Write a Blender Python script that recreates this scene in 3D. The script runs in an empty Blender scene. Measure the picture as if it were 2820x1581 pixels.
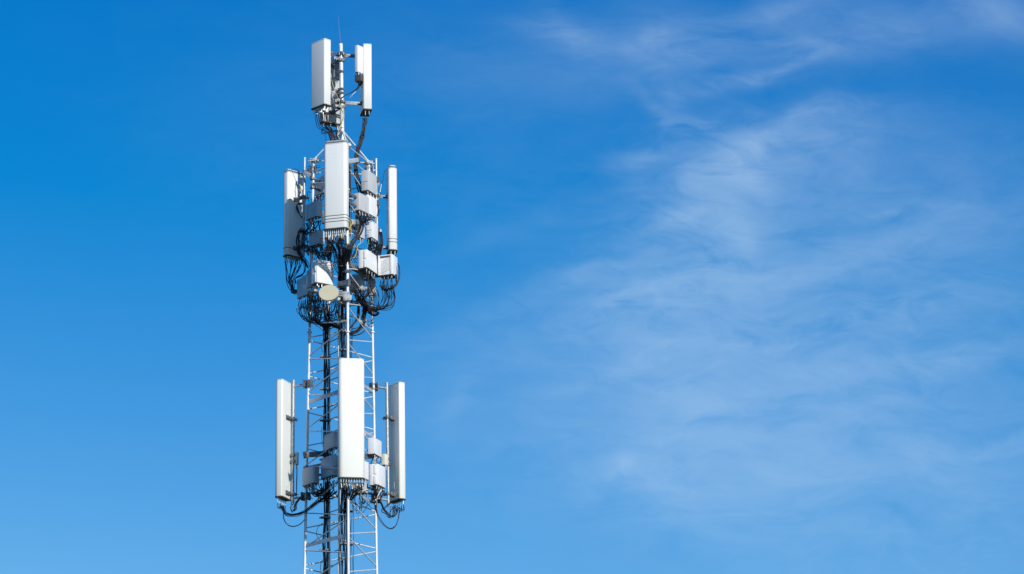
import bpy, bmesh, math, random
from mathutils import Vector, Matrix
R_ = math.radians
random.seed(7)

# ------------------------------------------------------------------ camera, sky, sun, exposure
SC = bpy.context.scene
COL = SC.collection
F = 7000.0                    # focal length in photograph pixels (photograph is 2820 wide)
PITCH = R_(16.6)
CX, CY = 941.0, 790.5         # principal point (the photograph is cropped to the right of it)
D = 48.0                      # horizontal distance camera -> tower axis
CAMZ = 1.6
cam_data = bpy.data.cameras.new('camera')
cam = bpy.data.objects.new('camera', cam_data)
COL.objects.link(cam)
cam.location = (0, 0, CAMZ)
cam.rotation_euler = (math.pi / 2 + PITCH, 0, 0)
cam_data.sensor_width = 36
cam_data.lens = 36 * F / 2820
cam_data.shift_x = (1410 - CX) / 2820
cam_data.clip_end = 20000
SC.camera = cam
SC.render.resolution_x, SC.render.resolution_y = 1024, 574
SC.view_settings.view_transform = 'Standard'
SC.view_settings.look = 'None'
SC.view_settings.exposure = 0.0
SC.view_settings.gamma = 1.0

SUN_EL, SUN_AZ = R_(24.5), R_(29)          # azimuth measured from behind the camera to its right
sdir = Vector((math.sin(SUN_AZ) * math.cos(SUN_EL), -math.cos(SUN_AZ) * math.cos(SUN_EL), math.sin(SUN_EL)))
sl = bpy.data.lights.new('sun', 'SUN')
sl.energy = 4.05
sl.angle = R_(0.5)
sl.color = (1.0, 0.965, 0.90)
so = bpy.data.objects.new('sun', sl)
COL.objects.link(so)
so.rotation_euler = sdir.to_track_quat('Z', 'Y').to_euler()

FW = Vector((0, math.cos(PITCH), math.sin(PITCH)))
UP = Vector((0, -math.sin(PITCH), math.cos(PITCH)))
def ray(px, py):
    return FW * F + Vector((1, 0, 0)) * (px - CX) - UP * (py - CY)
def W(px, py, yl):
    """point of the real world seen at photograph pixel (px, py), yl metres behind the tower axis"""
    r = ray(px, py)
    t = (D + yl) / r.y
    return Vector((r.x * t, r.y * t, CAMZ + r.z * t))
def ppm(p):
    return F / (Vector(p) - Vector((0, 0, CAMZ))).dot(FW)
REG = {1: (800, 20, .1385), 2: (800, 200, .1385), 3: (760, 370, .1593), 4: (760, 590, .14541), 5: (760, 780, .15237),
       6: (740, 980, .15234), 7: (740, 1180, .15234), 8: (740, 1380, .1514), 0: (0, 0, 1.0)}
def P(reg, X, Y, yl):
    ox, oy, s = REG[reg]
    return W(ox + X * s, oy + Y * s, yl)

world = bpy.data.worlds.new('World')
SC.world = world
world.use_nodes = True
nt = world.node_tree
nt.nodes.clear()
class NG:
    def __init__(s, t): s.t = t
    def n(s, ty, **k):
        nd = s.t.nodes.new(ty)
        for a, b in k.items(): setattr(nd, a, b)
        return nd
    def l(s, a, b): s.t.links.new(a, b)
    def m(s, op, a, b=None, c=None, clamp=False):
        nd = s.n('ShaderNodeMath', operation=op); nd.use_clamp = clamp
        for i, v in enumerate((a, b, c)):
            if v is None: continue
            if isinstance(v, (int, float)): nd.inputs[i].default_value = v
            else: s.l(v, nd.inputs[i])
        return nd.outputs[0]
g = NG(nt)
sky = g.n('ShaderNodeTexSky', sky_type='NISHITA')
sky.sun_disc = False
sky.sun_elevation = SUN_EL
sky.sun_rotation = math.atan2(sdir.x, sdir.y)
sky.altitude = 600
sky.air_density = 1.0
sky.dust_density = 0.35
sky.ozone_density = 2.2
tc = g.n('ShaderNodeTexCoord')
sep = g.n('ShaderNodeSeparateXYZ')
g.l(tc.outputs['Generated'], sep.inputs[0])
yy = g.m('MAXIMUM', g.m('ABSOLUTE', sep.outputs['Y']), 0.05)
u = g.m('DIVIDE', sep.outputs['X'], yy)
v = g.m('DIVIDE', sep.outputs['Z'], yy)
uv = g.n('ShaderNodeCombineXYZ')
g.l(u, uv.inputs[0]); g.l(v, uv.inputs[1])
# large soft warp of the cirrus field
wn = g.n('ShaderNodeTexNoise', noise_dimensions='2D')
wn.inputs['Scale'].default_value = 15; wn.inputs['Detail'].default_value = 2.5
g.l(uv.outputs[0], wn.inputs['Vector'])
wv = g.n('ShaderNodeVectorMath', operation='MULTIPLY_ADD')
g.l(wn.outputs['Color'], wv.inputs[0]); wv.inputs[1].default_value = (.024, .018, 0)
off = g.n('ShaderNodeVectorMath', operation='ADD')
g.l(uv.outputs[0], off.inputs[0]); off.inputs[1].default_value = (-.012, -.009, 0)
g.l(off.outputs[0], wv.inputs[2])
warp = wv.outputs[0]
def diruv(px, py):
    r = ray(px, py); return r.x / r.y, r.z / r.y
# broad banks of thin cirrus: centre, half length, half width (photograph px), tilt, strength
VEIL = [(2300, 800, 640, 360, 15, .34), (2000, 1150, 520, 300, 10, .30), (2550, 1330, 600, 330, 0, .36), (2150, 100, 640, 100, 8, .26),
 (1830, 150, 200, 130, -70, .16), (2180, 460, 330, 130, 10, .22), (1500, 930, 420, 140, 25, .10), (1900, 700, 260, 230, 60, .28), (1880, 1020, 300, 220, 80, .16), (2720, 620, 300, 200, 0, .12),
 (1300, 350, 800, 520, 0, .06), (1250, 1100, 420, 240, 20, .05), (1750, 1350, 330, 120, -15, .14), (2780, 60, 240, 120, 0, .08)]
WISPS = [(2040, 450, 190, 120, 25, .34), (1980, 640, 160, 110, 0, .22), (1800, 860, 200, 90, 20, .14), (2015, 438, 120, 55, 35, .60), (2080, 383, 110, 28, 30, .45), (2059, 493, 60, 42, -40, .50), (2290, 296, 150, 28, 5, .34),
 (2245, 383, 170, 60, 15, .24), (1774, 432, 100, 30, 15, .30), (1807, 317, 100, 24, -45, .20), (1916, 350, 100, 20, -8, .26), (1850, 280, 50, 34, -60, .20),
 (1895, 602, 110, 28, 20, .58), (2048, 651, 55, 45, -50, .48), (1960, 745, 90, 28, 25, .36), (1829, 821, 220, 60, 4, .28), (1600, 760, 120, 28, 10, .16),
 (1632, 865, 110, 30, 25, .38), (1700, 1007, 130, 30, 15, .28), (1708, 1270, 45, 28, 40, .40), (1829, 1325, 130, 45, -10, .24), (1851, 1182, 150, 25, 18, .22),
 (2180, 1128, 200, 22, -5, .22), (1566, 104, 140, 46, -15, .20), (1520, 50, 100, 34, -50, .14), (1807, 120, 120, 44, 12, .26), (2135, 33, 180, 34, 10, .18), (2310, 120, 220, 50, 8, .20),
 (2135, 186, 170, 18, 15, .26), (2792, 33, 150, 60, -20, .20), (2026, 230, 130, 18, 22, .16), (2519, 657, 220, 60, 14, .12), (2508, 575, 150, 20, 8, .26),
 (2464, 876, 250, 50, 10, .28), (1424, 832, 280, 40, 22, .10), (1260, 1095, 90, 40, 50, .12), (1400, 646, 240, 40, 22, .06), (2200, 760, 260, 40, 6, .24),
 (2350, 1020, 300, 36, 6, .22), (2650, 980, 220, 40, 12, .22), (2700, 1230, 200, 30, 14, .2), (2050, 950, 200, 30, 0, .2)]
def bank_sum(BANKS):
    acc = None
    for (bx, by, L, Wd, ang, st) in BANKS:
        cu, cv = diruv(bx, by)
        sc = ppm(Vector((cu, 1, cv)) * 1000 + Vector((0, 0, CAMZ))) * 1000      # px per unit of uv at this place
        mp = g.n('ShaderNodeMapping', vector_type='TEXTURE')
        mp.inputs['Location'].default_value = (cu, cv, 0)
        mp.inputs['Rotation'].default_value = (0, 0, R_(ang))
        mp.inputs['Scale'].default_value = (L / sc, Wd / sc, 1)
        g.l(warp, mp.inputs['Vector'])
        ln = g.n('ShaderNodeVectorMath', operation='LENGTH')
        g.l(mp.outputs[0], ln.inputs[0])
        e = g.m('POWER', 2.718, g.m('MULTIPLY', g.m('MULTIPLY', ln.outputs['Value'], ln.outputs['Value']), -1.0))
        e = g.m('MULTIPLY', e, st)
        acc = e if acc is None else g.m('ADD', acc, e)
    return acc
veil, wisp = bank_sum(VEIL), bank_sum(WISPS)
def streak(ang, sx, sy, scale, detail, rough, seed):
    mp = g.n('ShaderNodeMapping')
    mp.inputs['Rotation'].default_value = (0, 0, R_(ang))
    mp.inputs['Scale'].default_value = (sx, sy, 1)
    mp.inputs['Location'].default_value = (seed, seed * .7, 0)
    g.l(warp, mp.inputs['Vector'])
    nz = g.n('ShaderNodeTexNoise', noise_dimensions='2D')
    nz.inputs['Scale'].default_value = scale; nz.inputs['Detail'].default_value = detail
    nz.inputs['Roughness'].default_value = rough; nz.inputs['Distortion'].default_value = .6
    g.l(mp.outputs[0], nz.inputs['Vector'])
    return nz.outputs['Fac']
n1 = streak(-16, 1, 2.6, 14, 7, .55, 3.1)
n2 = streak(12, 1, 3.0, 30, 7, .6, 8.3)
n3 = streak(-5, 1, 1.5, 9, 4, .5, 1.3)
n4 = streak(-8, 1, 2.2, 60, 6, .6, 5.7)
tex = g.m('ADD', g.m('ADD', g.m('MULTIPLY', n1, .8), g.m('MULTIPLY', n2, .7)), g.m('MULTIPLY', n4, .4))   # mean ~1.0
tw = g.m('MAXIMUM', g.m('MULTIPLY_ADD', tex, 2.3, -1.3), .08)
tv = g.m('MAXIMUM', g.m('MULTIPLY_ADD', g.m('ADD', tex, n3), 1.5, -1.2), .15)
dens = g.m('ADD', g.m('MULTIPLY', wisp, tw), g.m('MULTIPLY', veil, tv))
dens = g.m('SUBTRACT', 1.0, g.m('POWER', 2.718, g.m('MULTIPLY', dens, -1.0)))
dens = g.m('MULTIPLY', dens, 0.58, clamp=True)
# deepen the blue as the photograph's sky has it
RA, RB, GP, GK, BP, BK = 2.9, -1.52, 1.092, .925, .62, 2.16
gm = g.n('ShaderNodeGamma'); gm.inputs['Gamma'].default_value = 1.0
g.l(sky.outputs[0], gm.inputs['Color'])
tint = g.n('ShaderNodeMix', data_type='RGBA', blend_type='MULTIPLY')
tint.inputs['Factor'].default_value = 1.0
tint.inputs['B'].default_value = (0.30, 0.78, 1.15, 1)
g.l(gm.outputs[0], tint.inputs['A'])
sp = g.n('ShaderNodeSeparateColor'); g.l(tint.outputs['Result'], sp.inputs[0])
cr = g.n('ShaderNodeCombineColor')
g.l(g.m('MAXIMUM', g.m('MULTIPLY_ADD', sp.outputs[0], RA, RB), 0.02), cr.inputs[0])
g.l(g.m('MULTIPLY', g.m('POWER', sp.outputs[1], GP), GK), cr.inputs[1])
g.l(g.m('MULTIPLY', g.m('POWER', sp.outputs[2], BP), BK), cr.inputs[2])
cl = g.n('ShaderNodeMix', data_type='RGBA')
g.l(dens, cl.inputs['Factor'])
g.l(cr.outputs[0], cl.inputs['A'])
cl.inputs['B'].default_value = (5.6, 7.5, 9.4, 1)
bg = g.n('ShaderNodeBackground')
bg.inputs['Strength'].default_value = 0.10
g.l(cl.outputs['Result'], bg.inputs['Color'])
wo = g.n('ShaderNodeOutputWorld')
g.l(bg.outputs[0], wo.inputs['Surface'])

# ------------------------------------------------------------------ materials
def mat(name, col, rough=.5, metal=0.0, var=.08, vscale=(3, 3, 3), bump=0, bscale=60, spec=.5, streaks=0.0, dirt=None):
    m = bpy.data.materials.new(name); m.use_nodes = True
    t = NG(m.node_tree)
    bs = m.node_tree.nodes['Principled BSDF']
    bs.inputs['Roughness'].default_value = rough
    bs.inputs['Metallic'].default_value = metal
    bs.inputs['Specular IOR Level'].default_value = spec
    co = t.n('ShaderNodeTexCoord')
    mp = t.n('ShaderNodeMapping'); mp.inputs['Scale'].default_value = vscale
    t.l(co.outputs['Object'], mp.inputs['Vector'])
    nz = t.n('ShaderNodeTexNoise'); nz.inputs['Scale'].default_value = 1; nz.inputs['Detail'].default_value = 6
    t.l(mp.outputs[0], nz.inputs['Vector'])
    mr = t.n('ShaderNodeMapRange')
    mr.inputs['From Min'].default_value = .3; mr.inputs['From Max'].default_value = .7
    t.l(nz.outputs['Fac'], mr.inputs['Value'])
    mx = t.n('ShaderNodeMix', data_type='RGBA')
    lo = [max(0, c * (1 - var)) for c in col]; hi = [min(1, c * (1 + var)) for c in col]
    if dirt: lo = dirt
    mx.inputs['A'].default_value = (*lo, 1); mx.inputs['B'].default_value = (*hi, 1)
    t.l(mr.outputs[0], mx.inputs['Factor'])
    out = mx.outputs['Result']
    if streaks:
        mp2 = t.n('ShaderNodeMapping'); mp2.inputs['Scale'].default_value = (26, 26, .7)
        t.l(co.outputs['Object'], mp2.inputs['Vector'])
        n2 = t.n('ShaderNodeTexNoise'); n2.inputs['Scale'].default_value = 1; n2.inputs['Detail'].default_value = 4
        t.l(mp2.outputs[0], n2.inputs['Vector'])
        r2 = t.n('ShaderNodeMapRange'); r2.inputs['From Min'].default_value = .52; r2.inputs['From Max'].default_value = .75
        r2.inputs['To Max'].default_value = streaks
        t.l(n2.outputs['Fac'], r2.inputs['Value'])
        m2 = t.n('ShaderNodeMix', data_type='RGBA')
        t.l(r2.outputs[0], m2.inputs['Factor']); t.l(out, m2.inputs['A'])
        m2.inputs['B'].default_value = (col[0] * .55, col[1] * .56, col[2] * .5, 1)
        out = m2.outputs['Result']
    t.l(out, bs.inputs['Base Color'])
    rr = t.n('ShaderNodeMapRange'); rr.inputs['To Min'].default_value = max(.05, rough - .1); rr.inputs['To Max'].default_value = min(1, rough + .1)
    t.l(nz.outputs['Fac'], rr.inputs['Value']); t.l(rr.outputs[0], bs.inputs['Roughness'])
    if bump:
        nb = t.n('ShaderNodeTexNoise'); nb.inputs['Scale'].default_value = bscale; nb.inputs['Detail'].default_value = 4
        t.l(co.outputs['Object'], nb.inputs['Vector'])
        bp = t.n('ShaderNodeBump'); bp.inputs['Strength'].default_value = bump; bp.inputs['Distance'].default_value = .004
        t.l(nb.outputs['Fac'], bp.inputs['Height']); t.l(bp.outputs[0], bs.inputs['Normal'])
    return m
M = {
 'steel': mat('galvanised steel', (.68, .70, .70), .48, .15, .16, (9, 9, 5), .25, 90, streaks=.35),
 'galv': mat('spangled galvanised pipe', (.38, .41, .415), .45, .4, .35, (30, 30, 30), .3, 120, streaks=.3),
 'dsteel': mat('weathered bracket steel', (.17, .185, .20), .5, .45, .35, (14, 14, 14), .3, 80),
 'plate': mat('grey galvanised plate', (.50, .53, .54), .5, .3, .14, (8, 8, 8), .2, 70),
 'radome': mat('white fibreglass radome', (.79, .80, .775), .38, 0, .03, (4, 4, .8), .06, 40, streaks=.07),
 'cream': mat('cream fibreglass radome', (.82, .825, .765), .38, 0, .03, (4, 4, .8), .06, 40, streaks=.08),
 'cap': mat('dark underside plastic', (.075, .075, .075), .6, 0, .2, (20, 20, 20)),
 'band': mat('black stripe film', (.018, .018, .02), .45),
 'radio': mat('light grey radio paint', (.53, .545, .555), .42, 0, .04, (6, 6, 2), .08, 60, streaks=.15),
 'radiow': mat('white radio paint', (.79, .79, .80), .40, 0, .03, (6, 6, 2), .08, 60, streaks=.15),
 'fin': mat('cast heat sink metal', (.54, .56, .57), .45, .2, .08, (12, 12, 4)),
 'cable': mat('black cable jacket', (.008, .008, .010), .45, 0, .2, (30, 30, 30), spec=.35),
 'yellow': mat('yellow fibre cable jacket', (.72, .58, .09), .45),
 'green': mat('green earth cable jacket', (.10, .42, .26), .45),
 'white': mat('pale cable jacket', (.72, .68, .58), .5),
 'conn': mat('nickel connector metal', (.86, .87, .86), .3, .35, .1, (40, 40, 40)),
 'boot': mat('black rubber boot', (.03, .03, .03), .6),
 'dish': mat('cream dish radome', (.55, .51, .36), .55, 0, .03, (5, 5, 5), .08, 40),
 'label': mat('printed blue grey label', (.30, .42, .55), .5),
 'lwhite': mat('white paper label', (.8, .8, .8), .5),
 'rod': mat('reddish lightning rod', (.20, .17, .22), .5, .3),
 'green_box': mat('pale green grey plastic', (.42, .47, .44), .5),
 'cream_box': mat('cream plastic cover', (.74, .72, .60), .5),
 'rust': mat('rust stain', (.30, .12, .05), .8),
 'grass': mat('meadow grass', (.05, .07, .03), .95, 0, .35, (.15, .15, .15), .5, 3, spec=.1),
 'concrete': mat('poured concrete', (.36, .35, .33), .9, 0, .15, (2, 2, 2), .4, 12),
}

# ------------------------------------------------------------------ mesh helpers
class MB:
    def __init__(s): s.bm = bmesh.new()
    def box(s, lo, hi, mtx=None, bev=0):
        c = [(lo[i] + hi[i]) / 2 for i in range(3)]; d = [abs(hi[i] - lo[i]) for i in range(3)]
        r = bmesh.ops.create_cube(s.bm, size=1)
        vs = r['verts']
        bmesh.ops.scale(s.bm, vec=d, verts=vs)
        bmesh.ops.translate(s.bm, vec=c, verts=vs)
        if bev:
            es = list({e for vv in vs for e in vv.link_edges})
            b = bmesh.ops.bevel(s.bm, geom=es, offset=bev, segments=2, affect='EDGES', profile=.6)
            vs = list({vv for f in b['faces'] for vv in f.verts} | {vv for vv in vs if vv.is_valid})
        if mtx is not None: bmesh.ops.transform(s.bm, matrix=mtx, verts=vs)
        return s
    def beam(s, a, b, w, h, up=(0, 0, 1), bev=0):
        """box section bar from a to b: w across, h along up"""
        a, b = Vector(a), Vector(b); z = (b - a)
        L = z.length; z.normalize()
        x = Vector(up).cross(z)
        if x.length < 1e-4: x = Vector((1, 0, 0))
        x.normalize(); y = z.cross(x)
        m = Matrix((x, y, z)).transposed().to_4x4(); m.translation = a
        return s.box((-w / 2, -h / 2, 0), (w / 2, h / 2, L), m, bev)
    def cyl(s, a, b, r, r2=None, n=12, caps=True):
        a, b = Vector(a), Vector(b); r2 = r if r2 is None else r2
        z = (b - a).normalized()
        x = z.orthogonal().normalized(); y = z.cross(x)
        A, B = [], []
        for i in range(n):
            t = 2 * math.pi * i / n; dv = x * math.cos(t) + y * math.sin(t)
            A.append(s.bm.verts.new(a + dv * r)); B.append(s.bm.verts.new(b + dv * r2))
        for i in range(n):
            j = (i + 1) % n
            f = s.bm.faces.new((A[i], A[j], B[j], B[i])); f.smooth = True
        if caps:
            s.bm.faces.new(A[::-1]); s.bm.faces.new(B)
        return s
    def tube(s, pts, r, n=6):
        pts = [Vector(p) for p in pts]
        prev = None; rings = []
        for i, p in enumerate(pts):
            z = (pts[min(i + 1, len(pts) - 1)] - pts[max(i - 1, 0)])
            if z.length < 1e-9: z = Vector((0, 0, 1))
            z.normalize()
            x = (prev - z * prev.dot(z)) if prev else z.orthogonal()
            if x.length < 1e-6: x = z.orthogonal()
            x.normalize(); prev = x; y = z.cross(x)
            rings.append([s.bm.verts.new(p + (x * math.cos(2 * math.pi * k / n) + y * math.sin(2 * math.pi * k / n)) * r) for k in range(n)])
        for a, b in zip(rings, rings[1:]):
            for k in range(n):
                j = (k + 1) % n
                f = s.bm.faces.new((a[k], a[j], b[j], b[k])); f.smooth = True
        s.bm.faces.new(rings[0][::-1]); s.bm.faces.new(rings[-1])
        return s
    def prism(s, prof, z0, z1, smooth=True, inset=0, inset_h=0):
        """vertical prism over a 2D profile, with chamfered ends"""
        n = len(prof)
        cx = sum(p[0] for p in prof) / n; cy = sum(p[1] for p in prof) / n
        def ring(z, k):
            o = []
            for (x, y) in prof:
                dx, dy = x - cx, y - cy; L = math.hypot(dx, dy)
                q = max(0, (L - k) / L)
                o.append(s.bm.verts.new((cx + dx * q, cy + dy * q, z)))
            return o
        rs = []
        if inset: rs.append(ring(z0, inset)); rs.append(ring(z0 + inset_h, 0)); rs.append(ring(z1 - inset_h, 0)); rs.append(ring(z1, inset))
        else: rs = [ring(z0, 0), ring(z1, 0)]
        for a, b in zip(rs, rs[1:]):
            for k in range(n):
                j = (k + 1) % n
                f = s.bm.faces.new((a[k], a[j], b[j], b[k])); f.smooth = smooth
        s.bm.faces.new(rs[0][::-1]); s.bm.faces.new(rs[-1])
        return s
    def build(s, name, m, parent=None, sharp=True):
        bmesh.ops.recalc_face_normals(s.bm, faces=s.bm.faces[:])
        me = bpy.data.meshes.new(name)
        s.bm.to_mesh(me); s.bm.free()
        me.materials.append(M[m])
        if sharp: me.set_sharp_from_angle(angle=R_(42))
        o = bpy.data.objects.new(name, me); COL.objects.link(o)
        if parent is not None: o.parent = parent
        return o
def tag(o, label=None, cat=None, group=None, kind=None):
    if label: o['label'] = label
    if cat: o['category'] = cat
    if group: o['group'] = group
    if kind: o['kind'] = kind
    return o
def empty(name, loc, rz, label, cat, group=None):
    o = bpy.data.objects.new(name, None); COL.objects.link(o)
    o.empty_display_size = .1
    o.location = loc; o.rotation_euler = (0, 0, rz)
    return tag(o, label, cat, group)
def rrect(w, d, rf, rb, n=7):
    """rounded rectangle profile, front = -y with radius rf, back = +y with radius rb"""
    out = []
    for (cx, cy, r, a0) in ((w/2-rf, -d/2+rf, rf, -90), (w/2-rb, d/2-rb, rb, 0), (-w/2+rb, d/2-rb, rb, 90), (-w/2+rf, -d/2+rf, rf, 180)):
        for i in range(n + 1):
            a = R_(a0 + 90 * i / n); out.append((cx + r * math.cos(a), cy + r * math.sin(a)))
    return out
def loc2(o, p):           # world point -> local coordinates of an un-parented empty
    return Matrix.LocRotScale(o.location, o.rotation_euler, None).inverted() @ Vector(p)
def spline(pts, sub=6):
    pts = [Vector(p) for p in pts]
    if len(pts) < 3: return pts
    q = [2 * pts[0] - pts[1]] + pts + [2 * pts[-1] - pts[-2]]
    out = []
    for i in range(1, len(q) - 2):
        for k in range(sub):
            t = k / sub
            a, b, c, d = q[i-1], q[i], q[i+1], q[i+2]
            out.append(.5 * ((2*b) + (c-a)*t + (2*a-5*b+4*c-d)*t*t + (-a+3*b-3*c+d)*t**3))
    out.append(pts[-1])
    return out
def bez(p0, p1, p2, p3, n=18):
    o = []
    for i in range(n + 1):
        t = i / n; s_ = 1 - t
        o.append(p0*s_**3 + 3*p1*s_*s_*t + 3*p2*s_*t*t + p3*t**3)
    return o

# ------------------------------------------------------------------ ground (below the frame)
b = MB(); b.box((-3000, -3000, -.5), (3000, 3000, 0))
tag(b.build('ground', 'grass'), kind='structure')

# ------------------------------------------------------------------ the three legged lattice tower
TH = [R_(156.8), R_(276.8), R_(36.8)]               # directions of the left, front and right leg
def rad_at(py, wpx):
    t = wpx / 1.719
    p = W(945, py, 0); return p.z, t / ppm(p)
(z1, r1), (z2, r2), (z3, r3) = rad_at(1581, 201), rad_at(895, 174.3), rad_at(455, 154)
AX = W(945.3, 1200, 0).x
def RAD(z):
    if z < z2: return r1 + (r2 - r1) * (z - z1) / (z2 - z1)
    return r2 + (r3 - r2) * (z - z2) / (z3 - z2)
def leg(i, z):
    r = RAD(z); return Vector((AX + r * math.cos(TH[i]), D + r * math.sin(TH[i]), z))
def zat(px, py, i):       # height on leg i seen at a photograph row
    yl = .7 * math.sin(TH[i])
    return W(px, py, yl).z
tower = empty('lattice_tower', (AX, D, 0), 0, 'galvanised three-legged lattice tower with pyramid top that carries all the antennas', 'tower')
def T(p): return Vector(p) - Vector((AX, D, 0))
ZT = [zat(862, 446, 0), zat(959, 405, 1), zat(1015, 452, 2)]
ZTOP = sum(ZT) / 3
LR = .027
for i in range(3):
    zs = [0, 3, 6, 9, z1, (z1+z2)/2, z2, (z2+z3)/2, ZTOP]
    b = MB(); b.tube([T(leg(i, z)) for z in zs], LR, 16)
    o = b.build('leg', 'steel', tower)
    for z in (2.9, 5.9, 8.9, zat(950, 915, i), ZTOP - .9):
        fb = MB(); p = T(leg(i, z)); fb.cyl(p - Vector((0, 0, .012)), p + Vector((0, 0, .012)), LR + .022, n=12)
        fb.build('flange', 'steel', o)
H = (zat(851, 982.6, 0) - zat(850, 1181, 0)) / 4
ZJ = zat(848, 1335, 0)                                # section joint
SH = (zat(850, 1083, 0) - zat(846, 1408, 0)) - 6 * H  # extra gap at the joint
def nz_(z): return z if z > ZJ else z - SH
zl0, zr0, zlb = zat(851, 1083, 0), zat(1030, 1035.6, 2), zat(848, 1031.8, 0)
zf0 = zat(958, 1424.7, 1) + SH
zrb = zat(1031, 1087, 2)
braces = []
def face(i, j, zi, zj):
    """zigzag between leg i and leg j; zi and zj are one node height on each"""
    while zj > zi + H * 1.6: zj -= 2 * H
    while zj < zi - .4 * H: zj += 2 * H
    for k in range(-50, 40):
        a = zi + 2 * H * k
        for q in (zj + 2 * H * k, zj + 2 * H * (k - 1)):
            A_, Q_ = nz_(a), nz_(q)
            if min(A_, Q_) < .25 or max(A_, Q_) > ZTOP - .06: continue
            up = .03 if q > a else -.03
            braces.append((leg(i, A_ + up), leg(j, Q_ - up)))
print('NODES', H, SH)
face(0, 1, zl0, zf0)
face(2, 1, zr0, zf0 - H)
face(0, 2, zlb, zrb)
vis = sorted([x for x in braces if max(x[0].z, x[1].z) > 10.0], key=lambda x: -x[0].z)
low = [x for x in braces if max(x[0].z, x[1].z) <= 10.0]
while len(vis) > 100: low.append(vis.pop())
for a, c in vis:
    b = MB(); b.cyl(T(a), T(c), .012, n=8); b.build('brace', 'steel', tower)
b = MB()
for a, c in low: b.cyl(T(a), T(c), .0105, n=8)
tag(b.build('brace', 'steel', tower), kind='stuff')
# top plates, ties and pyramid struts
APEX = P(2, 1030, 1170, 0)
for i in range(3):
    p = T(leg(i, ZTOP)); ang = TH[i]
    b = MB(); b.box((-.10, -.075, 0), (.085, .075, .022), Matrix.Translation(p) @ Matrix.Rotation(ang, 4, 'Z'), .004)
    b.box((-.09, -.065, .04), (.05, .065, .056), Matrix.Translation(p) @ Matrix.Rotation(ang, 4, 'Z'), .004)
    for sx in (-.06, .05):
        for sy in (-.05, .05):
            q = p + Matrix.Rotation(ang, 3, 'Z') @ Vector((sx, sy, 0))
            b.cyl(q - Vector((0, 0, .03)), q + Vector((0, 0, .075)), .007, n=6)
    b.build('top_plate', 'steel', tower)
    j = (i + 1) % 3
    b = MB(); b.cyl(p + Vector((0, 0, .03)), T(leg(j, ZTOP)) + Vector((0, 0, .03)), .012, n=8); b.build('tie_rod', 'steel', tower)
    b = MB(); b.cyl(p + Vector((0, 0, -.22)), T(leg(j, ZTOP)) + Vector((0, 0, -.22)), .012, n=8); b.build('tie_rod', 'steel', tower)
    b = MB(); b.cyl(p + Vector((0, 0, .05)), T(APEX + Vector((math.cos(ang) * .03, math.sin(ang) * .03, 0))), .017, n=10); b.build('pyramid_strut', 'steel', tower)
b = MB()
ptop = P(1, 1000, 770, 0)
pb = APEX + (APEX - ptop).normalized() * .95
b.cyl(T(pb), T(ptop), .041, n=20)
pole = b.build('top_pole', 'steel', tower)
b = MB(); b.cyl(T(ptop), T(ptop) + Vector((0, 0, .045)), .043, .035, n=20); b.build('pole_cap', 'lwhite', pole)
for (X, Y) in ((1015, 720), (1017, 1030), (1022, 1110)):
    b = MB(); p = T(P(2, X, Y, 0)); b.cyl(p - Vector((0, 0, .008)), p + Vector((0, 0, .008)), .0445, n=20)
    b.build('pole_band', 'cable', pole)
b = MB()
rt = P(1, 947, 175, 0)
b.cyl(T(ptop) + Vector((0, 0, .04)), T(ptop + (rt - ptop) * .5), .0038, .003, n=8)
b.cyl(T(ptop + (rt - ptop) * .5), T(rt), .003, .0018, n=8)
b.build('lightning_rod', 'rod', tower)
# flat support bars across the faces (photograph: pale plates)
def bar(a, c, h=.075, name='support_bar', m='plate', parent=tower, t=.008):
    b = MB(); b.beam(T(a), T(c), t, h); return b.build(name, m, parent)
def lbar(py_left, py_right, i=0, j=1):
    a = leg(i, zat(845, py_left, i)); c = leg(j, a.z)
    dv = (c - a).normalized(); n_ = Vector((dv.y, -dv.x, 0))
    bar(a - n_ * .0, c - dv * .1)
lbar(1107, 0); lbar(1502, 0)
for (py, k0) in ((905, .45), (1077, .5), (1203, .5), (1385, .45)):
    c = leg(2, zat(1030, py, 2)); a = leg(1, c.z)
    bar(a + (c - a) * k0, c, .055)

# ------------------------------------------------------------------ ladder inside the tower
lad = empty('climbing_ladder', (AX, D, 0), 0, 'narrow climbing ladder of two pale rails and thin rungs inside the tower', 'ladder')
la0, la1 = P(8, 1113, 1328, .20), P(5, 965, 200, .20)
lb0, lb1 = P(8, 1303, 1328, -.12), P(5, 1138, 200, -.12)
la0.z = lb0.z = .1
def below(pa, pb_, z): return pb_ + (pa - pb_) * ((z - pb_.z) / (pa.z - pb_.z)) if abs(pa.z - pb_.z) > 1e-6 else pb_
la0, la1 = Vector((P(8, 1113, 1328, .20).x, D + .20, .1)), P(5, 962, 200, .20)
lb0, lb1 = Vector((P(8, 1303, 1328, -.12).x, D - .12, .1)), P(5, 1138, 200, -.12)
b = MB(); b.cyl(T(la0), T(la1), .0235, n=14); b.build('rail', 'steel', lad)
b = MB(); b.beam(T(lb0), T(lb1), .05, .02, up=(0, 1, 0)); b.build('rail', 'plate', lad)
zr_ = P(8, 1200, 180, .05).z
ks = [zr_ + .262 * k for k in range(-60, 60)]
ks = [z for z in ks if .3 < z < la1.z]
hi_ = [z for z in ks if z > 9.9]; lo_ = [z for z in ks if z <= 9.9]
def rung(b, z):
    ta = (z - la0.z) / (la1.z - la0.z); tb = (z - lb0.z) / (lb1.z - lb0.z)
    b.cyl(T(la0 + (la1 - la0) * ta), T(lb0 + (lb1 - lb0) * tb), .009, n=8)
for z in hi_:
    b = MB(); rung(b, z); b.build('rung', 'dsteel', lad)
for z in lo_:
    b = MB(); rung(b, z); b.build('rung', 'dsteel', lad)

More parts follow.
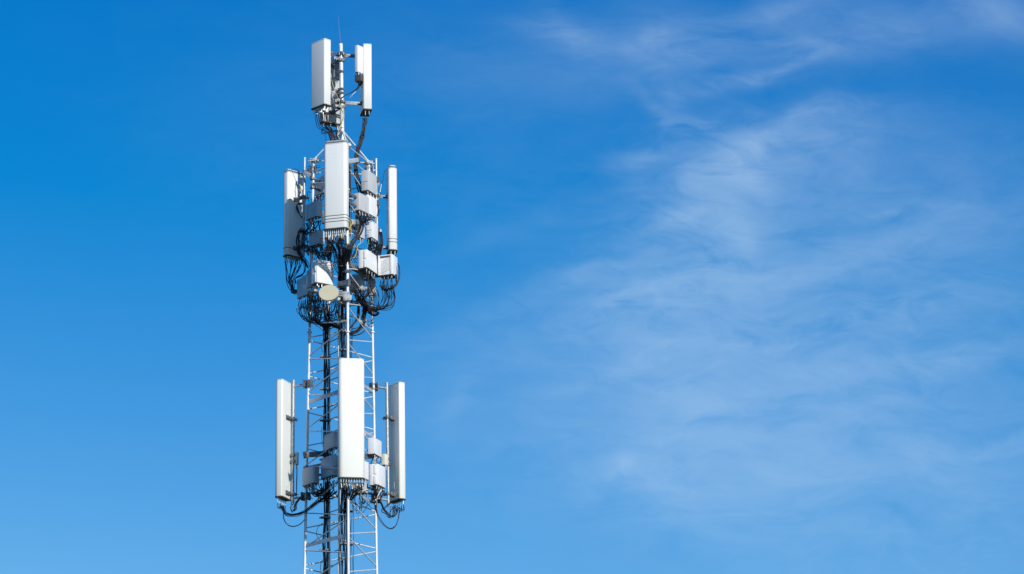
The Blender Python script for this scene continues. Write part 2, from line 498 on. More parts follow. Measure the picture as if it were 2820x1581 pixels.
# ------------------------------------------------------------------ vertical cable runs
def cable_run(label, x8, x5, y0, n, w, yl, ytop, reg_top, hang, r=.012, mt='cable', group='vertical cable runs inside the tower', clampw=.12):
    e = empty('cable_run', (AX, D, 0), 0, label, 'cables', group)
    top = P(reg_top, x5, ytop, yl)
    bot = Vector((P(8, x8, 1328, yl).x, D + yl, .15))
    rnd = random.Random(int(x8))
    for k in range(n):
        ox = (k / max(1, n - 1) - .5) * w; oy = rnd.uniform(-.02, .02)
        pts = []
        nn = 40
        for i in range(nn + 1):
            p = bot + (top - bot) * (i / nn)
            pts.append(p + Vector((ox + rnd.uniform(-.019, .019), oy + rnd.uniform(-.025, .025), 0)))
        b = MB(); b.tube([T(p) for p in spline(pts, 2)], r * rnd.uniform(.75, 1.15), 6); b.build('cable', mt, e)
    for (reg, X, Y) in hang:
        p = P(reg, X, Y, yl); p.x = (bot + (top - bot) * ((p.z - bot.z) / (top.z - bot.z))).x
        b = MB()
        q = T(p)
        b.box((q.x - clampw * .75, q.y - .05, q.z - .016), (q.x + clampw * .75, q.y - .03, q.z + .016), bev=.003)
        b.box((q.x - clampw * .75, q.y + .03, q.z - .016), (q.x + clampw * .75, q.y + .05, q.z + .016), bev=.003)
        for s in (-.6, -.2, .2, .6):
            b.cyl((q.x + s * clampw, q.y - .075, q.z), (q.x + s * clampw, q.y + .06, q.z), .008, n=6)
        b.box((q.x - clampw * 1.05, q.y - .10, q.z - .028), (q.x - clampw * .6, q.y - .03, q.z - .006), bev=.003)
        b.build('cable_clamp', 'dsteel', e)
    return e
cable_run('thick run of black cables clamped beside the left ladder rail', 1030, 912, 0, 7, .088, .12, 560, 5,
          [(8, 0, 300), (8, 0, 890), (5, 0, 1330), (6, 0, 600), (6, 0, 1170), (7, 0, 560), (7, 0, 1120), (5, 0, 770)], r=.011)
cable_run('black cable run clamped between the pale ladder rail and the front leg', 1383, 1215, 0, 6, .085, -.35, 150, 5,
          [(8, 0, 165), (8, 0, 780), (5, 0, 1210), (5, 0, 690)], r=.011, clampw=.08)
cable_run('sparse run of thin dark cables just right of the front leg', 1525, 1345, 0, 4, .075, -.3, 650, 5,
          [(8, 0, 185), (8, 0, 790)], r=.0045, clampw=.05)

# ------------------------------------------------------------------ panel antennas
PIPES = {}
def conn(b, p, L=.075, r=.011):
    """nickel connector hanging under local point p"""
    b.cyl(p, p - Vector((0, 0, .022)), r * 1.45, n=8)
    b.cyl(p - Vector((0, 0, .022)), p - Vector((0, 0, L)), r * .62, n=8)
def clamp_bracket(e, z, d, tx, ty, off=.0, side=.05):
    """bracket from the back of the antenna (local y=+d/2) to a pipe at local (tx, ty)"""
    b = MB()
    b.box((-.06, d/2 - .002, z - .045), (.06, d/2 + .012, z + .045), bev=.003)
    for s in (-1, 1):
        hh = .030 if ty < d/2 + .2 else .017
        b.box((s*.045-.006, d/2 + .012, z - hh), (s*.045+.006, max(d/2+.06, ty - .035), z + hh), bev=.003)
        b.cyl((-.07, d/2 + .04, z + s * .018), (.07, d/2 + .04, z + s * .018), .006, n=6)
    b.box((tx - .085, ty - .055, z - .03), (tx + .085, ty - .03, z + .03), bev=.004)
    b.box((tx - .085, ty + .03, z - .03), (tx + .085, ty + .055, z + .03), bev=.004)
    for s in (-1, 1):
        b.cyl((tx + s*.068, ty - .085, z), (tx + s*.068, ty + .10, z), .007, n=6)
        b.cyl((tx + s*.068, ty - .072, z), (tx + s*.068, ty - .055, z), .014, n=6)
    b.build('clamp_bracket', 'dsteel', e)
def panel(label, cpx, ctop, cbot, yl, yref, az, w, d, rf, rb, pipe, brk=(.12, .88), bands=(), ncon=8, m='radome', group='panel antennas on the tower', capm='cap', rows=2, lean=None, topcap=False, lip=True):
    """cpx centre column at mid height; ctop/cbot photograph rows of the corner that lies yref behind the axis"""
    zt = W(cpx, ctop, yref).z; zb = W(cpx, cbot, yref).z
    mid = W(cpx, (ctop + cbot) / 2, yl)
    e = empty('panel_antenna', (mid.x, D + yl, zb), R_(az), label, 'antenna', group)
    h = zt - zb
    prof = rrect(w, d, rf, rb)
    bm_ = MB(); bm_.prism(prof, .018, h - .012, inset=.006, inset_h=.008)
    body = bm_.build('radome', m, e)
    b = MB(); b.prism(rrect(w + .012, d + .012, rf + .004, rb + .004), 0, .022, inset=.004, inset_h=.004)
    b.build('bottom_cap', capm, e)
    b = MB(); b.prism(rrect(w + .008, d + .008, rf + .003, rb + .003), h - .014, h, inset=.004, inset_h=.004)
    b.build('top_cap', m, e)
    if topcap:
        b = MB(); b.prism(rrect(w - .03, d - .02, rf * .8, rb), h + .035, h + .06, inset=.008, inset_h=.008)
        for s in (-1, 0, 1): b.cyl((s * w * .3, 0, h), (s * w * .3, 0, h + .036), .012, n=8)
        b.build('lifting_plate', 'plate', e)
    for zz in bands:
        b = MB(); b.prism(rrect(w + .003, d + .003, rf + .001, rb + .001), zz, zz + .013); b.build('band', 'band', body)
    rowy = [(-d*.18,), (-d*.22, d*.22)][rows - 1] if rows in (1, 2) else (0,)
    tips = []
    k = 0
    per = max(1, ncon // len(rowy))
    for ry in rowy:
        for i in range(per):
            x = (i / max(1, per - 1) - .5) * (w - .10)
            b = MB(); conn(b, Vector((x, ry, .002)), .085 + .02 * ((i * 7 + k) % 3))
            b.build('connector', 'conn', e)
            tips.append(Matrix.LocRotScale(e.location, e.rotation_euler, None) @ Vector((x, ry, -.09)))
        k += 1
    lp = loc2(e, (pipe[0], pipe[1], 0))
    for f in brk: clamp_bracket(e, h * f, d, lp.x, lp.y)
    b = MB()          # rating label on the back and a small lower label
    b.box((-w*.08, d/2 + .0005, h*.10), (w*.14, d/2 + .003, h*.16)); b.build('rating_label', 'lwhite', e)
    return e, tips

def pipe_obj(label, top, bot, r=.031, cap=True, group='mounting pipes beside the antennas'):
    top, bot = Vector(top), Vector(bot)
    e = empty('mounting_pipe', bot, 0, label, 'pipe', group)
    b = MB(); b.cyl((0, 0, 0), top - bot, r, n=18); b.build('pipe', 'galv', e)
    if cap:
        b = MB(); b.cyl(top - bot, top - bot + Vector((0, 0, .012)), r + .004, n=18); b.build('cap', 'plate', e)
    return e
def arm(e, z, pxy, i, r=.022, zl=None):
    """horizontal arm of a mounting pipe, clamped on tower leg i"""
    lg = leg(i, z); a = Vector((pxy[0], pxy[1], z)); o = e.location
    dv = (lg - a); dv.z = 0; dv.normalize()
    b = MB(); b.cyl(a - o, lg - dv * .075 - o, r, n=12)
    ob = b.build('arm', 'galv', e)
    b = MB()
    m = Matrix.Translation(lg - o) @ Matrix.Rotation(math.atan2(dv.y, dv.x), 4, 'Z')
    b.box((-.078, -.075, -.085), (-.062, .075, .085), m, .003)
    b.box((.045, -.07, -.07), (.06, .07, .07), m, .003)
    for sy in (-.055, .055):
        for sz in (-.05, .05):
            b.cyl(m @ Vector((-.10, sy, sz)), m @ Vector((.125, sy, sz)), .0065, n=6)
            b.cyl(m @ Vector((-.09, sy, sz)), m @ Vector((-.078, sy, sz)), .013, n=6)
    b.build('leg_clamp', 'dsteel', ob)

# lower group pipes
def pipe2(px_t, py_t, px_b, py_b, yl): return P(0, px_t, py_t, yl), P(0, px_b, py_b, yl)
t_, b_ = pipe2(808, 1049, 805.5, 1389, .53)
pl = pipe_obj('galvanised pipe holding the lower left antenna, with one arm near its top', t_, b_)
PL = ((t_.x + b_.x) / 2, D + .53)
arm(pl, P(0, 0, 1065, .53).z, PL, 0); arm(pl, P(0, 0, 1373, .53).z, PL, 0)
t_, b_ = pipe2(1065.2, 1056, 1069.5, 1394, .60)
pr = pipe_obj('galvanised pipe holding the lower right antenna beside the cream box', t_, b_)
PR = ((t_.x + b_.x) / 2, D + .60)
arm(pr, P(0, 0, 1070, .60).z, PR, 2); arm(pr, P(0, 0, 1377, .60).z, PR, 2)
# middle group pipes
t_, b_ = pipe2(838.9, 436, 835.3, 706, .30)
ml = pipe_obj('tall pipe between the shaded left antenna and the tower, topped by a bare tube', t_, b_, .029)
ML = ((t_.x + b_.x) / 2, D + .30)
arm(ml, P(0, 0, 468, .30).z, ML, 0); arm(ml, P(0, 0, 692, .30).z, ML, 0)
t_, b_ = pipe2(1035.3, 439, 1039, 706, .42)
mr = pipe_obj('tall pipe behind the right radio units, its bare tube showing above them', t_, b_, .029)
MR = ((t_.x + b_.x) / 2, D + .42)
arm(mr, P(0, 0, 470, .42).z, MR, 2); arm(mr, P(0, 0, 700, .42).z, MR, 2)

FL = leg(1, 14)
e_lc, tips_lc = panel('largest white antenna, facing the camera low on the front leg', 967.2, 987, 1317, -1.06, -1.14, 7, .50, .17, .084, .03,
      (leg(1, 12.6).x, leg(1, 12.6).y), ncon=18, m='cream', group=None)
e_ll, tips_ll = panel('cream antenna low on the left, leftmost of the whole tower', 780, 1050, 1373, .42, .37, -113, .46, .16, .07, .03,
      PL, brk=(.05, .69), ncon=6, m='cream', rows=1)
e_lr, tips_lr = panel('cream antenna low on the right, grey back towards its pipe', 1093, 1058, 1380, .72, .68, 120, .46, .16, .07, .03,
      PR, brk=(.05, .70), ncon=6, m='cream', rows=1)
e_mc, tips_mc = panel('white antenna with three black bands, facing the camera at mid height', 925.8, 396, 632, -1.08, -1.12, -18, .475, .175, .07, .035,
      (leg(1, 17).x, leg(1, 17).y), brk=(.15, .82), bands=(.145, .205, .265), ncon=20, topcap=True)
e_ml, tips_ml = panel('half shaded round antenna with a white lid, leftmost at mid height', 806, 477, 708, .52, .45, -138, .42, .18, .085, .04,
      ML, brk=(.1, .68), bands=(.16,), ncon=14, topcap=True)
e_mr, tips_mr = panel('slim white antenna with two black bands, rightmost at mid height', 1079, 466, 693, .50, .40, 96, .40, .18, .085, .045,
      MR, brk=(.06, .68), bands=(.17, .235), ncon=8, topcap=True)
PT = (APEX.x - .01, D)
def ptxy(z): return (ptop + (APEX - ptop) * ((z - ptop.z) / (APEX.z - ptop.z)))
e_tl, tips_tl = panel('white box antenna at the very top left, its wide face shaded', 884, 106.5, 289, -.22, -.40, -48, .42, .18, .03, .03,
      (ptxy(20.9).x, D), brk=(.14, .88), ncon=16, m='radome')
e_tr, tips_tr = panel('white antenna at the very top right, seen edge-on', 1007.5, 123, 304, .10, -.06, 99, .42, .175, .03, .03,
      (ptxy(20.9).x, D), brk=(.14, .86), ncon=4, m='radome')
e_tb, tips_tb = panel('dark backed antenna behind the top pole, facing away', 909, 155, 340, .36, .30, -152, .42, .15, .03, .03,
      (ptxy(20.9).x, D), brk=(.16, .86), ncon=6, m='radio')

# ------------------------------------------------------------------ radio units
LEGPTS = lambda z: [leg(0, z), leg(1, z), leg(2, z), Vector((ML[0], ML[1], z)) if z > 14.5 else Vector((PL[0], PL[1], z)),
                    Vector((MR[0], MR[1], z)) if z > 14.5 else Vector((PR[0], PR[1], z))]
TIPS = {}
def radio(key, label, reg, xe, yt, yb, wl, wr, alpha, yl, m='radio', lface=None, rface=None, ncon=6, group='radio units on the tower', logo=False, target=None, handle=True, brk=True, name='radio_unit', cat='radio unit', connm='conn'):
    s = REG[reg][2]
    al = R_(alpha)
    cb = P(reg, xe, yb, yl); ct = P(reg, xe, yt, yl)
    k = ppm(cb)
    a = wl * s / k / math.cos(al); c = wr * s / k / math.sin(al); h = ct.z - cb.z
    rot = Matrix.Rotation(-al, 3, 'Z')
    cen = cb + rot @ Vector((-a / 2, c / 2, 0))
    e = empty(name, cen, -al, label, cat, group)
    X, Y = a / 2, c / 2
    b = MB(); b.box((-X, -Y, .012), (X, Y, h), bev=.008)
    body = b.build('body', m, e)
    b = MB(); b.box((-X + .006, -Y + .006, 0), (X - .006, Y - .006, .0125)); b.build('bottom_plate', 'cap', e)
    def ribs(axis, n, t, z0, z1, name, mm, lo=-1, hi=1, width=.5):
        b = MB()
        L = a if axis == 'l' else c
        for i in range(n):
            q = lo * L/2 * .9 + (hi - lo) * L/2 * .9 * (i + .5) / n
            dw = (hi - lo) * L/2 * .9 / n * width / 2
            if axis == 'l': b.box((q - dw, -Y - t, z0), (q + dw, -Y + .001, z1))
            else: b.box((X - .001, q - dw, z0), (X + t, q + dw, z1))
        b.build(name, mm, e)
    def facebox(axis, q0, q1, z0, z1, t, name, mm, bev=.003):
        L = a if axis == 'l' else c
        u0, u1 = (q0 - .5) * L, (q1 - .5) * L
        b = MB()
        if axis == 'l': b.box((u0, -Y - t, z0 * h), (u1, -Y + .0005, z1 * h), bev=bev)
        else: b.box((X - .0005, u0, z0 * h), (X + t, u1, z1 * h), bev=bev)
        return b.build(name, mm, e)
    for axis, st in (('l', lface), ('r', rface)):
        if st == 'fins': ribs(axis, 13, .016, .03, h - .03, 'heat_sink', 'fin', width=.42)
        elif st == 'ribs': ribs(axis, 7, .008, .02, h - .02, 'cooling_ribs', m, width=.55)
        elif st == 'cover': facebox(axis, .04, .96, .03, .97, .007, 'cover', m)
        elif st == 'label':
            facebox(axis, .12, .42, .08, .24, .0025, 'label_sticker', 'label', 0)
            facebox(axis, .18, .5, .33, .345, .003, 'slot', 'band', 0)
            ribs(axis, 2, .004, .44 * h, .455 * h, 'seam', 'cap', width=.97)
        elif st == 'groove':
            facebox(axis, .10, .50, .02, .98, .010, 'cover', m)
            facebox(axis, .60, .86, .05, .44, .014, 'handle', m, .006)
            facebox(axis, .60, .86, .52, .95, .014, 'handle', m, .006)
        elif st == 'door':
            facebox(axis, .05, .95, .04, .96, .006, 'cover', m)
            facebox(axis, .86, .93, .35, .62, .02, 'latch', 'dsteel', .003)
        elif st == 'slats':
            b = MB(); L = c if axis == 'r' else a
            for i in range(9):
                zz = h * (.12 + .62 * i / 9)
                p0 = (-X + a * .22, -Y - .006, zz); p1 = (X - a * .12, -Y - .006, zz + .07)
                b.beam(p0, p1, .007, .016, up=(0, 1, 0))
            b.build('heat_sink', 'radiow', e)
            ribs(axis, 12, .012, h * .86, h * .95, 'vent', 'cap', width=.5)
            facebox(axis, .02, .14, .02, .98, .018, 'edge_rail', 'radiow')
            facebox(axis, .88, .98, .02, .98, .018, 'edge_rail', 'radiow')
    if handle:
        b = MB(); b.tube([(-X*.6, 0, h - .002), (-X*.6, 0, h + .03), (X*.6, 0, h + .03), (X*.6, 0, h - .002)], .006, 6); b.build('carry_handle', 'dsteel', e)
    tips = []
    for i in range(ncon):
        fx = ((i + .5) / ncon - .5) * (2*Y - .03); xx = X * (.35 if i % 2 else .62)
        p = Vector((xx, fx, .002)) if c > a else Vector((((i + .5) / ncon - .5) * (2*X - .03), -Y * (.3 if i % 2 else .6), .002))
        b = MB(); conn(b, p, .05 + .03 * ((i * 5) % 3) / 2, .0085); b.build('connector', connm, e)
        tips.append(Matrix.LocRotScale(e.location, e.rotation_euler, None) @ (p - Vector((0, 0, .06))))
    TIPS[key] = tips
    if brk:
        tgt = target
        zc = cen.z + h * .6
        if tgt is None:
            tgt = min(LEGPTS(zc), key=lambda p: (Vector((p.x, p.y)) - Vector((cen.x, cen.y))).length)
        tl = loc2(e, (tgt[0], tgt[1], zc))
        b = MB()
        for fz in (.25, .75):
            b.beam((0, 0, h * fz), (tl.x, tl.y, h * fz), .03, .04)
            b.box((tl.x - .05, tl.y - .05, h*fz - .025), (tl.x + .05, tl.y + .05, h*fz + .025), bev=.004)
        b.box((tl.x - .02, tl.y - .02, h*.25), (tl.x + .02, tl.y + .02, h*.75))
        b.build('mounting_bracket', 'dsteel', e)
    return e

# middle cluster, right hand side
radio('A', 'leaning grey radio unit with blue sticker, topmost right of the banded antenna', 3, 1590, 612, 968, 112, 160, 26, -.15, 'radio', 'label', 'cover', 6, logo=True)
radio('B', 'ribbed grey radio unit, front one of the pair under the leaning unit', 3, 1440, 1005, 1310, 104, 172, 34, -.40, 'radio', 'cover', 'ribs', 6)
radio('C', 'plain white radio unit tucked behind the ribbed one', 3, 1590, 1035, 1372, 60, 160, 30, -.05, 'radiow', None, 'cover', 5)
radio('K', 'narrow grey and white radio unit with blue sticker under the ribbed pair', 4, 1820, 118, 442, 106, 118, 24, -.1, 'radiow', 'label', None, 6)
radio('Lx', 'small pale radio unit half hidden behind a thick cable bundle', 4, 1590, 200, 440, 95, 92, 35, -.25, 'radio', None, 'cover', 3)
radio('I', 'white radio unit with twin handles on its grey side, right of the front leg', 4, 1728, 662, 1014, 165, 216, 23, -.35, 'radiow', 'groove', 'cover', 8)
radio('J', 'white slatted heat sink radio unit under the slim right antenna', 4, 2205, 752, 1140, 270, 102, 22, -.02, 'radiow', 'slats', 'cover', 7)
radio('N', 'dark shaded radio unit seen behind the front leg above the loops', 4, 1640, 1130, 1430, 250, 40, 20, .25, 'radio', 'cover', None, 4)
radio('N2', 'small dark radio unit hanging among the cables under the white right units', 5, 1790, 70, 215, 110, 30, 20, .2, 'radio', None, None, 3)
# middle cluster, left hand side
radio('E', 'dark shaded radio unit behind the tower left leg, uppermost of the left ones', 3, 838, 705, 1010, 165, 60, 62, .30, 'radio', 'cover', None, 6)
radio('Dd', 'shaded grey radio unit between left pipe and banded antenna', 3, 705, 1140, 1418, 200, 92, 52, -.30, 'radio', 'ribs', 'cover', 6)
radio('Fx', 'shaded grey radio unit just under another, left of the banded antenna foot', 4, 815, 298, 562, 200, 105, 48, -.25, 'radio', 'ribs', 'label', 6)
radio('G', 'white radio unit striped by cable shadows, right behind the round dish', 4, 770, 846, 1298, 112, 322, 56, -.55, 'radiow', 'groove', 'cover', 7, target=(la0.x, D + .2))
radio('G2', 'slim grey radio unit against the left side of the cable-shadowed one', 4, 655, 1040, 1380, 80, 60, 56, -.35, 'radio', 'ribs', None, 3)
radio('Hx', 'blue-grey shaded radio unit, lowest and leftmost of the middle cluster', 5, 690, -205, 150, 322, 60, 57, -.38, 'radio', None, None, 8)
radio('E2', 'dark shaded radio unit peeking out left of the banded antenna middle', 3, 838, 1320, 1530, 50, 90, 50, .25, 'radio', None, None, 4, target=(la0.x, D + .2))
radio('E3', 'dark shaded radio unit behind the sheaf, left of the front leg', 4, 1000, 590, 760, 90, 60, 50, .30, 'radio', None, None, 3, target=(la0.x, D + .2))
# small junction boxes
def jbox(key, label, reg, xe, yt, yb, wl, wr, al, yl, m, n=2, **k): return radio(key, label, reg, xe, yt, yb, wl, wr, al, yl, m, None, None, n, handle=False, cat='junction box', name='junction_box', group='small boxes clamped on the pipes', **k)
jbox('j1', 'little cream box on the right pipe beside the leaning radio unit', 3, 1765, 745, 822, 14, 32, 30, .40, 'cream_box')
jbox('j2', 'little cream box on the right pipe beside the ribbed radio pair', 3, 1765, 1155, 1232, 14, 32, 30, .40, 'cream_box', 4)
jbox('j3', 'little white box above the thick curved cables on the right pipe', 4, 1950, 262, 340, 20, 55, 30, .40, 'radiow', 4)
jbox('j4', 'pale green box on the lower left pipe', 7, 520, 425, 650, 62, 22, 20, .48, 'green_box', 2, target=(PL[0], PL[1]))
jj = jbox('j5', 'cream and grey box with a rust spot on the lower right pipe', 7, 2105, 455, 662, 64, 62, 30, .38, 'cream_box', 2, target=(PR[0], PR[1]))
# lower cluster
radio('Pp', 'blue-grey shaded radio unit, uppermost left of the largest antenna', 7, 1200, 52, 343, 212, 90, 57, -.20, 'radio', 'cover', None, 5, target=(la0.x, D + .2))
radio('Q', 'large shaded radio unit directly left of the largest antenna', 7, 1158, 476, 850, 222, 120, 58, -.35, 'radio', 'cover', 'label', 8)
radio('Rr', 'shaded radio unit left of two others in the lower cluster', 7, 812, 664, 988, 214, 100, 56, -.1, 'radio', 'cover', 'fins', 6)
radio('T', 'small white radio unit, uppermost right of the largest antenna', 7, 1912, 160, 462, 116, 136, 22, -.05, 'radiow', None, None, 3)
radio('U', 'white radio unit with twin handles, right of the largest antenna', 7, 1968, 632, 1022, 156, 148, 24, -.05, 'radiow', 'groove', 'cover', 7)
radio('V', 'white radio unit mostly hidden behind the largest antenna', 7, 1680, 560, 890, 80, 132, 28, -.35, 'radiow', None, None, 4)
radio('X', 'black shaded radio unit under the foot of the largest antenna', 7, 1755, 975, 1165, 250, 45, 20, .05, 'radio', None, None, 4)
# top group
radio('Y', 'slim white radio unit clamped to the back of the top right antenna', 1, 1335, 745, 1290, 55, 112, 42, -.22, 'radiow', None, None, 3, target=(W(995, 200, .1).x, D + .1), handle=False)
radio('Y2', 'short shade-darkened radio unit hanging under the slim white one at top right', 2, 1395, 20, 150, 120, 62, 35, -.2, 'cap', None, None, 3, connm='boot', target=(W(995, 200, .1).x, D + .1))  # dark body colour stands in for the shade on its underside
radio('Z', 'dark ribbed radio unit between the top left antenna and the pole', 1, 955, 1010, 1440, 95, 30, 30, .12, 'radio', 'fins', None, 3, target=(ptxy(21).x, D))
radio('Z2', 'white radio unit behind the pole, between the two top antennas', 2, 965, 335, 490, 150, 30, 30, .10, 'radiow', None, None, 4, target=(ptxy(20.5).x, D))
# bracket frames of the lower cluster (horizontal box section arms round the legs)
def frame_arm(label, a, c, w=.07, h=.07, m='dsteel'):
    a, c = T(a), T(c)
    b = MB(); b.beam(a, c, w, h, bev=.006); e = b.build('mounting_arm', m, tower); e['label'] = label
    dv = (c - a).normalized()
    b = MB(); b.beam(a - dv * .02, a, w + .02, h + .03, bev=.004); b.build('end_plate', 'dsteel', e)
    b = MB(); b.beam(c, c + dv * .02, w + .02, h + .03, bev=.004); b.build('end_plate', 'dsteel', e)
z_ = P(7, 0, 480, .2).z
frame_arm('dark box section arm across the left leg in the lower cluster', P(7, 668, 478, -.10), P(7, 1000, 455, .25), .08, .10)
frame_arm('dark box section arm behind the small white radio unit on the lower right', P(7, 1700, 500, -.05), P(7, 1900, 505, .35), .07, .09)
frame_arm('dark slanting arm under the white radio unit with twin handles at mid height', P(4, 1370, 950, -.45), P(4, 1750, 1170, .25), .09, .10)
frame_arm('grey box section arm just right of the banded antenna at mid height', P(4, 1390, 150, -.55), P(4, 1600, 150, -.1), .08, .10, 'plate')
frame_arm('grey plate arm right of the banded antenna, near the pyramid struts', P(3, 1235, 470, -.62), P(3, 1425, 440, -.3), .02, .09, 'plate')
frame_arm('grey box section arm above the dish beside the front leg', P(4, 1195, 1330, -.60), P(4, 1375, 1290, -.75), .06, .10)
frame_arm('grey plate arm between the left pipe and the tower left leg', P(3, 480, 665, .2), P(3, 605, 715, .1), .012, .09, 'plate')

# ------------------------------------------------------------------ round microwave dish
dc = P(5, 953, 174, -1.0)
dish = empty('microwave_dish', dc, R_(-9), 'round cream microwave dish clamped to the front leg below the middle cluster', 'dish antenna')
kk = ppm(dc)
RX, RZ = 27.9 / kk, 23.6 / kk
tilt = Matrix.Rotation(R_(-8), 4, 'X')
def disc(b, y0, y1, fx, fz, fx1=None, fz1=None, n=56):
    fx1 = fx if fx1 is None else fx1; fz1 = fz if fz1 is None else fz1
    A = [b.bm.verts.new(tilt @ Vector((fx * math.cos(2*math.pi*i/n), y0, fz * math.sin(2*math.pi*i/n)))) for i in range(n)]
    B = [b.bm.verts.new(tilt @ Vector((fx1 * math.cos(2*math.pi*i/n), y1, fz1 * math.sin(2*math.pi*i/n)))) for i in range(n)]
    for i in range(n):
        f = b.bm.faces.new((A[i], A[(i+1) % n], B[(i+1) % n], B[i])); f.smooth = True
    return A, B
b = MB()
A, B_ = disc(b, -.012, 0, RX * .965, RZ * .965, RX * .975, RZ * .975); b.bm.faces.new(A); b.bm.faces.new(B_[::-1])
b.build('radome', 'dish', dish)
b = MB(); A, B_ = disc(b, -.006, .03, RX, RZ); b.bm.faces.new(B_); b.bm.faces.new(A)
b.build('rim', 'dish', dish)
b = MB(); A, B_ = disc(b, .03, .12, RX * .96, RZ * .96, RX * .45, RZ * .45); b.bm.faces.new(B_); b.bm.faces.new(A)
b.build('reflector_back', 'plate', dish)
lp = loc2(dish, (leg(1, dc.z).x, leg(1, dc.z).y, dc.z))
lp.y = max(lp.y, .16)
b = MB()
b.cyl((0, .1, 0), (0, .26, 0), .06, n=16); b.build('feed_hub', 'plate', dish)
b = MB()
b.beam((0, .17, .03), (lp.x, lp.y - .02, .06), .05, .07, bev=.004)
for i in range(4): b.box((RX*.9, .08, -.05 + i*.034), (lp.x - .06, .19, -.037 + i*.034))
b.box((lp.x - .07, lp.y - .09, -.09), (lp.x + .05, lp.y - .03, .09), bev=.004)
b.box((lp.x - .05, lp.y + .03, -.05), (lp.x + .07, lp.y + .055, .05), bev=.004)
for s in (-.04, .04):
    for z in (-.06, .06): b.cyl((lp.x + s, lp.y - .13, z), (lp.x + s, lp.y + .09, z), .006, n=6)
b.build('mounting_bracket', 'plate', dish)

# ------------------------------------------------------------------ cables
def bundle(label, loc, group='loose cable bundles'):
    return empty('cable_bundle', loc, 0, label, 'cables', group)
SPR = random.Random(99)
def cab(e, pts, r=.0085, m='cable', n=6, spread=.016):
    o = e.location
    off_ = Vector((SPR.uniform(-1, 1), SPR.uniform(-1, 1), SPR.uniform(-1, 1))) * spread
    off2 = Vector((SPR.uniform(-1, 1), SPR.uniform(-1, 1), SPR.uniform(-1, 1))) * spread
    N_ = len(pts) - 1
    pts = [Vector(p) + (off_ * (1 - i / N_) + off2 * (i / N_)) * min(1, i / (N_ * .25)) for i, p in enumerate(pts)]
    b = MB(); b.tube([Vector(p) - o for p in pts], r, n); return b.build('cable', m, e, sharp=False)
def path(reg, lst, yls=None, jit=0, rnd=random):
    pts = []
    for i, q in enumerate(lst):
        rg = q[3] if len(q) > 3 else reg
        p = P(rg, q[0], q[1], q[2])
        if jit and 0 < i: p += Vector((rnd.uniform(-jit, jit), rnd.uniform(-jit, jit), rnd.uniform(-jit, jit)))
        pts.append(p)
    return spline(pts, 6)
def ties(e, pts, r=.03, m='boot'):
    o = e.location
    for p, q in pts:
        b = MB(); p, q = Vector(p) - o, Vector(q) - o; b.cyl(p - (q-p).normalized()*.008, p + (q-p).normalized()*.008, r, n=10); b.build('cable_tie', m, e)

rn = random.Random(3)
# top left antenna jumpers
e = bundle('black jumper cables fanning from the top left antenna into the tower head', P(2, 850, 1330, 0))
for i in range(12):
    f = i / 11
    xs = 490 + 260 * f; ys = 790 - 75 * f; yl0 = -.30 + .1 * (i % 2)
    yl0 = -.15 - .25 * f + .12 * (i % 2)
    cab(e, path(2, [(xs, ys, yl0), (xs + 8 + 10*f, ys + 110, yl0), (xs + 75 - 40*f + rn.uniform(-18, 18), ys + 290, yl0 * .7), (730 + 130*f + rn.uniform(-15, 15), 1180, -.1),
                 (820 + 80*f + rn.uniform(-15, 15), 1335, -.1), (930 + 40*f, 200, -.15, 3), (1000 + 30*f, 500, -.1, 3), (1100 + 60 * f, 1000, -.1, 3)], jit=.006, rnd=rn), .0072)
e2 = bundle('pair of straight black cables dropping beside the jumpers at the tower head', P(2, 760, 1400, .1))
for i in range(4):
    x = 725 + 22 * i if i else 675
    cab(e2, path(2, [(x, 1180, .15), (x + 30, 1290, .12), (x + 66, 1430, .1), (915 + 12*i, 190, .05, 3), (960 + 12*i, 500, .05, 3), (1000 + 12 * i, 900, .05, 3)], jit=.004, rnd=rn), .008 if i else .004)
e = bundle('black cables dropping behind the top pole from the rear antenna', P(2, 900, 1100, .2))
for i, t in enumerate(tips_tb):
    cab(e, spline([t, t - Vector((0, 0, .12)), P(2, 880 + 12*i, 1150, .1), P(2, 915 + 8*i, 1340, 0), P(3, 1020 + 10*i, 400, 0), P(3, 1080 + 10*i, 900, 0)], 6), .0065)
cab(e, path(2, [(820, 390, .05), (900, 450, .0), (960, 500, -.06), (985, 640, -.06)]), .005)
cab(e, path(2, [(820, 620, .0), (880, 760, -.05), (905, 860, -.05), (900, 1000, 0), (920, 1300, 0)]), .006)
e = bundle('thick black cable bundle hanging from the top right antenna into the tower', P(2, 1440, 1100, .1))
for i in range(7):
    ox = (i - 3) * 11
    sx = 1440 + 25 * (i % 4)
    cab(e, path(2, [(sx, 905, .12), (sx + 2, 1000, .12), (1450 + ox + rn.uniform(-8, 8), 1130, .1), (1415 + ox, 1290, .1), (1495 + ox * .9, 30, .08, 3), (1445 + ox*.8, 180, .05, 3), (1398 + ox*.8, 340, .0, 3), (1378 + ox*.7, 500, 0, 3), (1385 + ox*.8, 640, 0, 3), (1410 + ox, 780, 0, 3), (1455 + ox, 960, .05, 3), (1500 + ox, 1150, .1, 3), (1480 + ox, 300, .1, 4)], jit=.004, rnd=rn), .0105)
ties(e, [(P(3, 1385, 620, 0), P(3, 1390, 660, 0)), (P(3, 1378, 480, 0), P(3, 1378, 520, 0)), (P(3, 1430, 830, 0), P(3, 1440, 870, 0)), (P(3, 1480, 60, .08), P(3, 1470, 100, .08))], .05)
e = bundle('pair of black cables swinging from the short dark unit to the top pole', P(2, 1250, 370, 0))
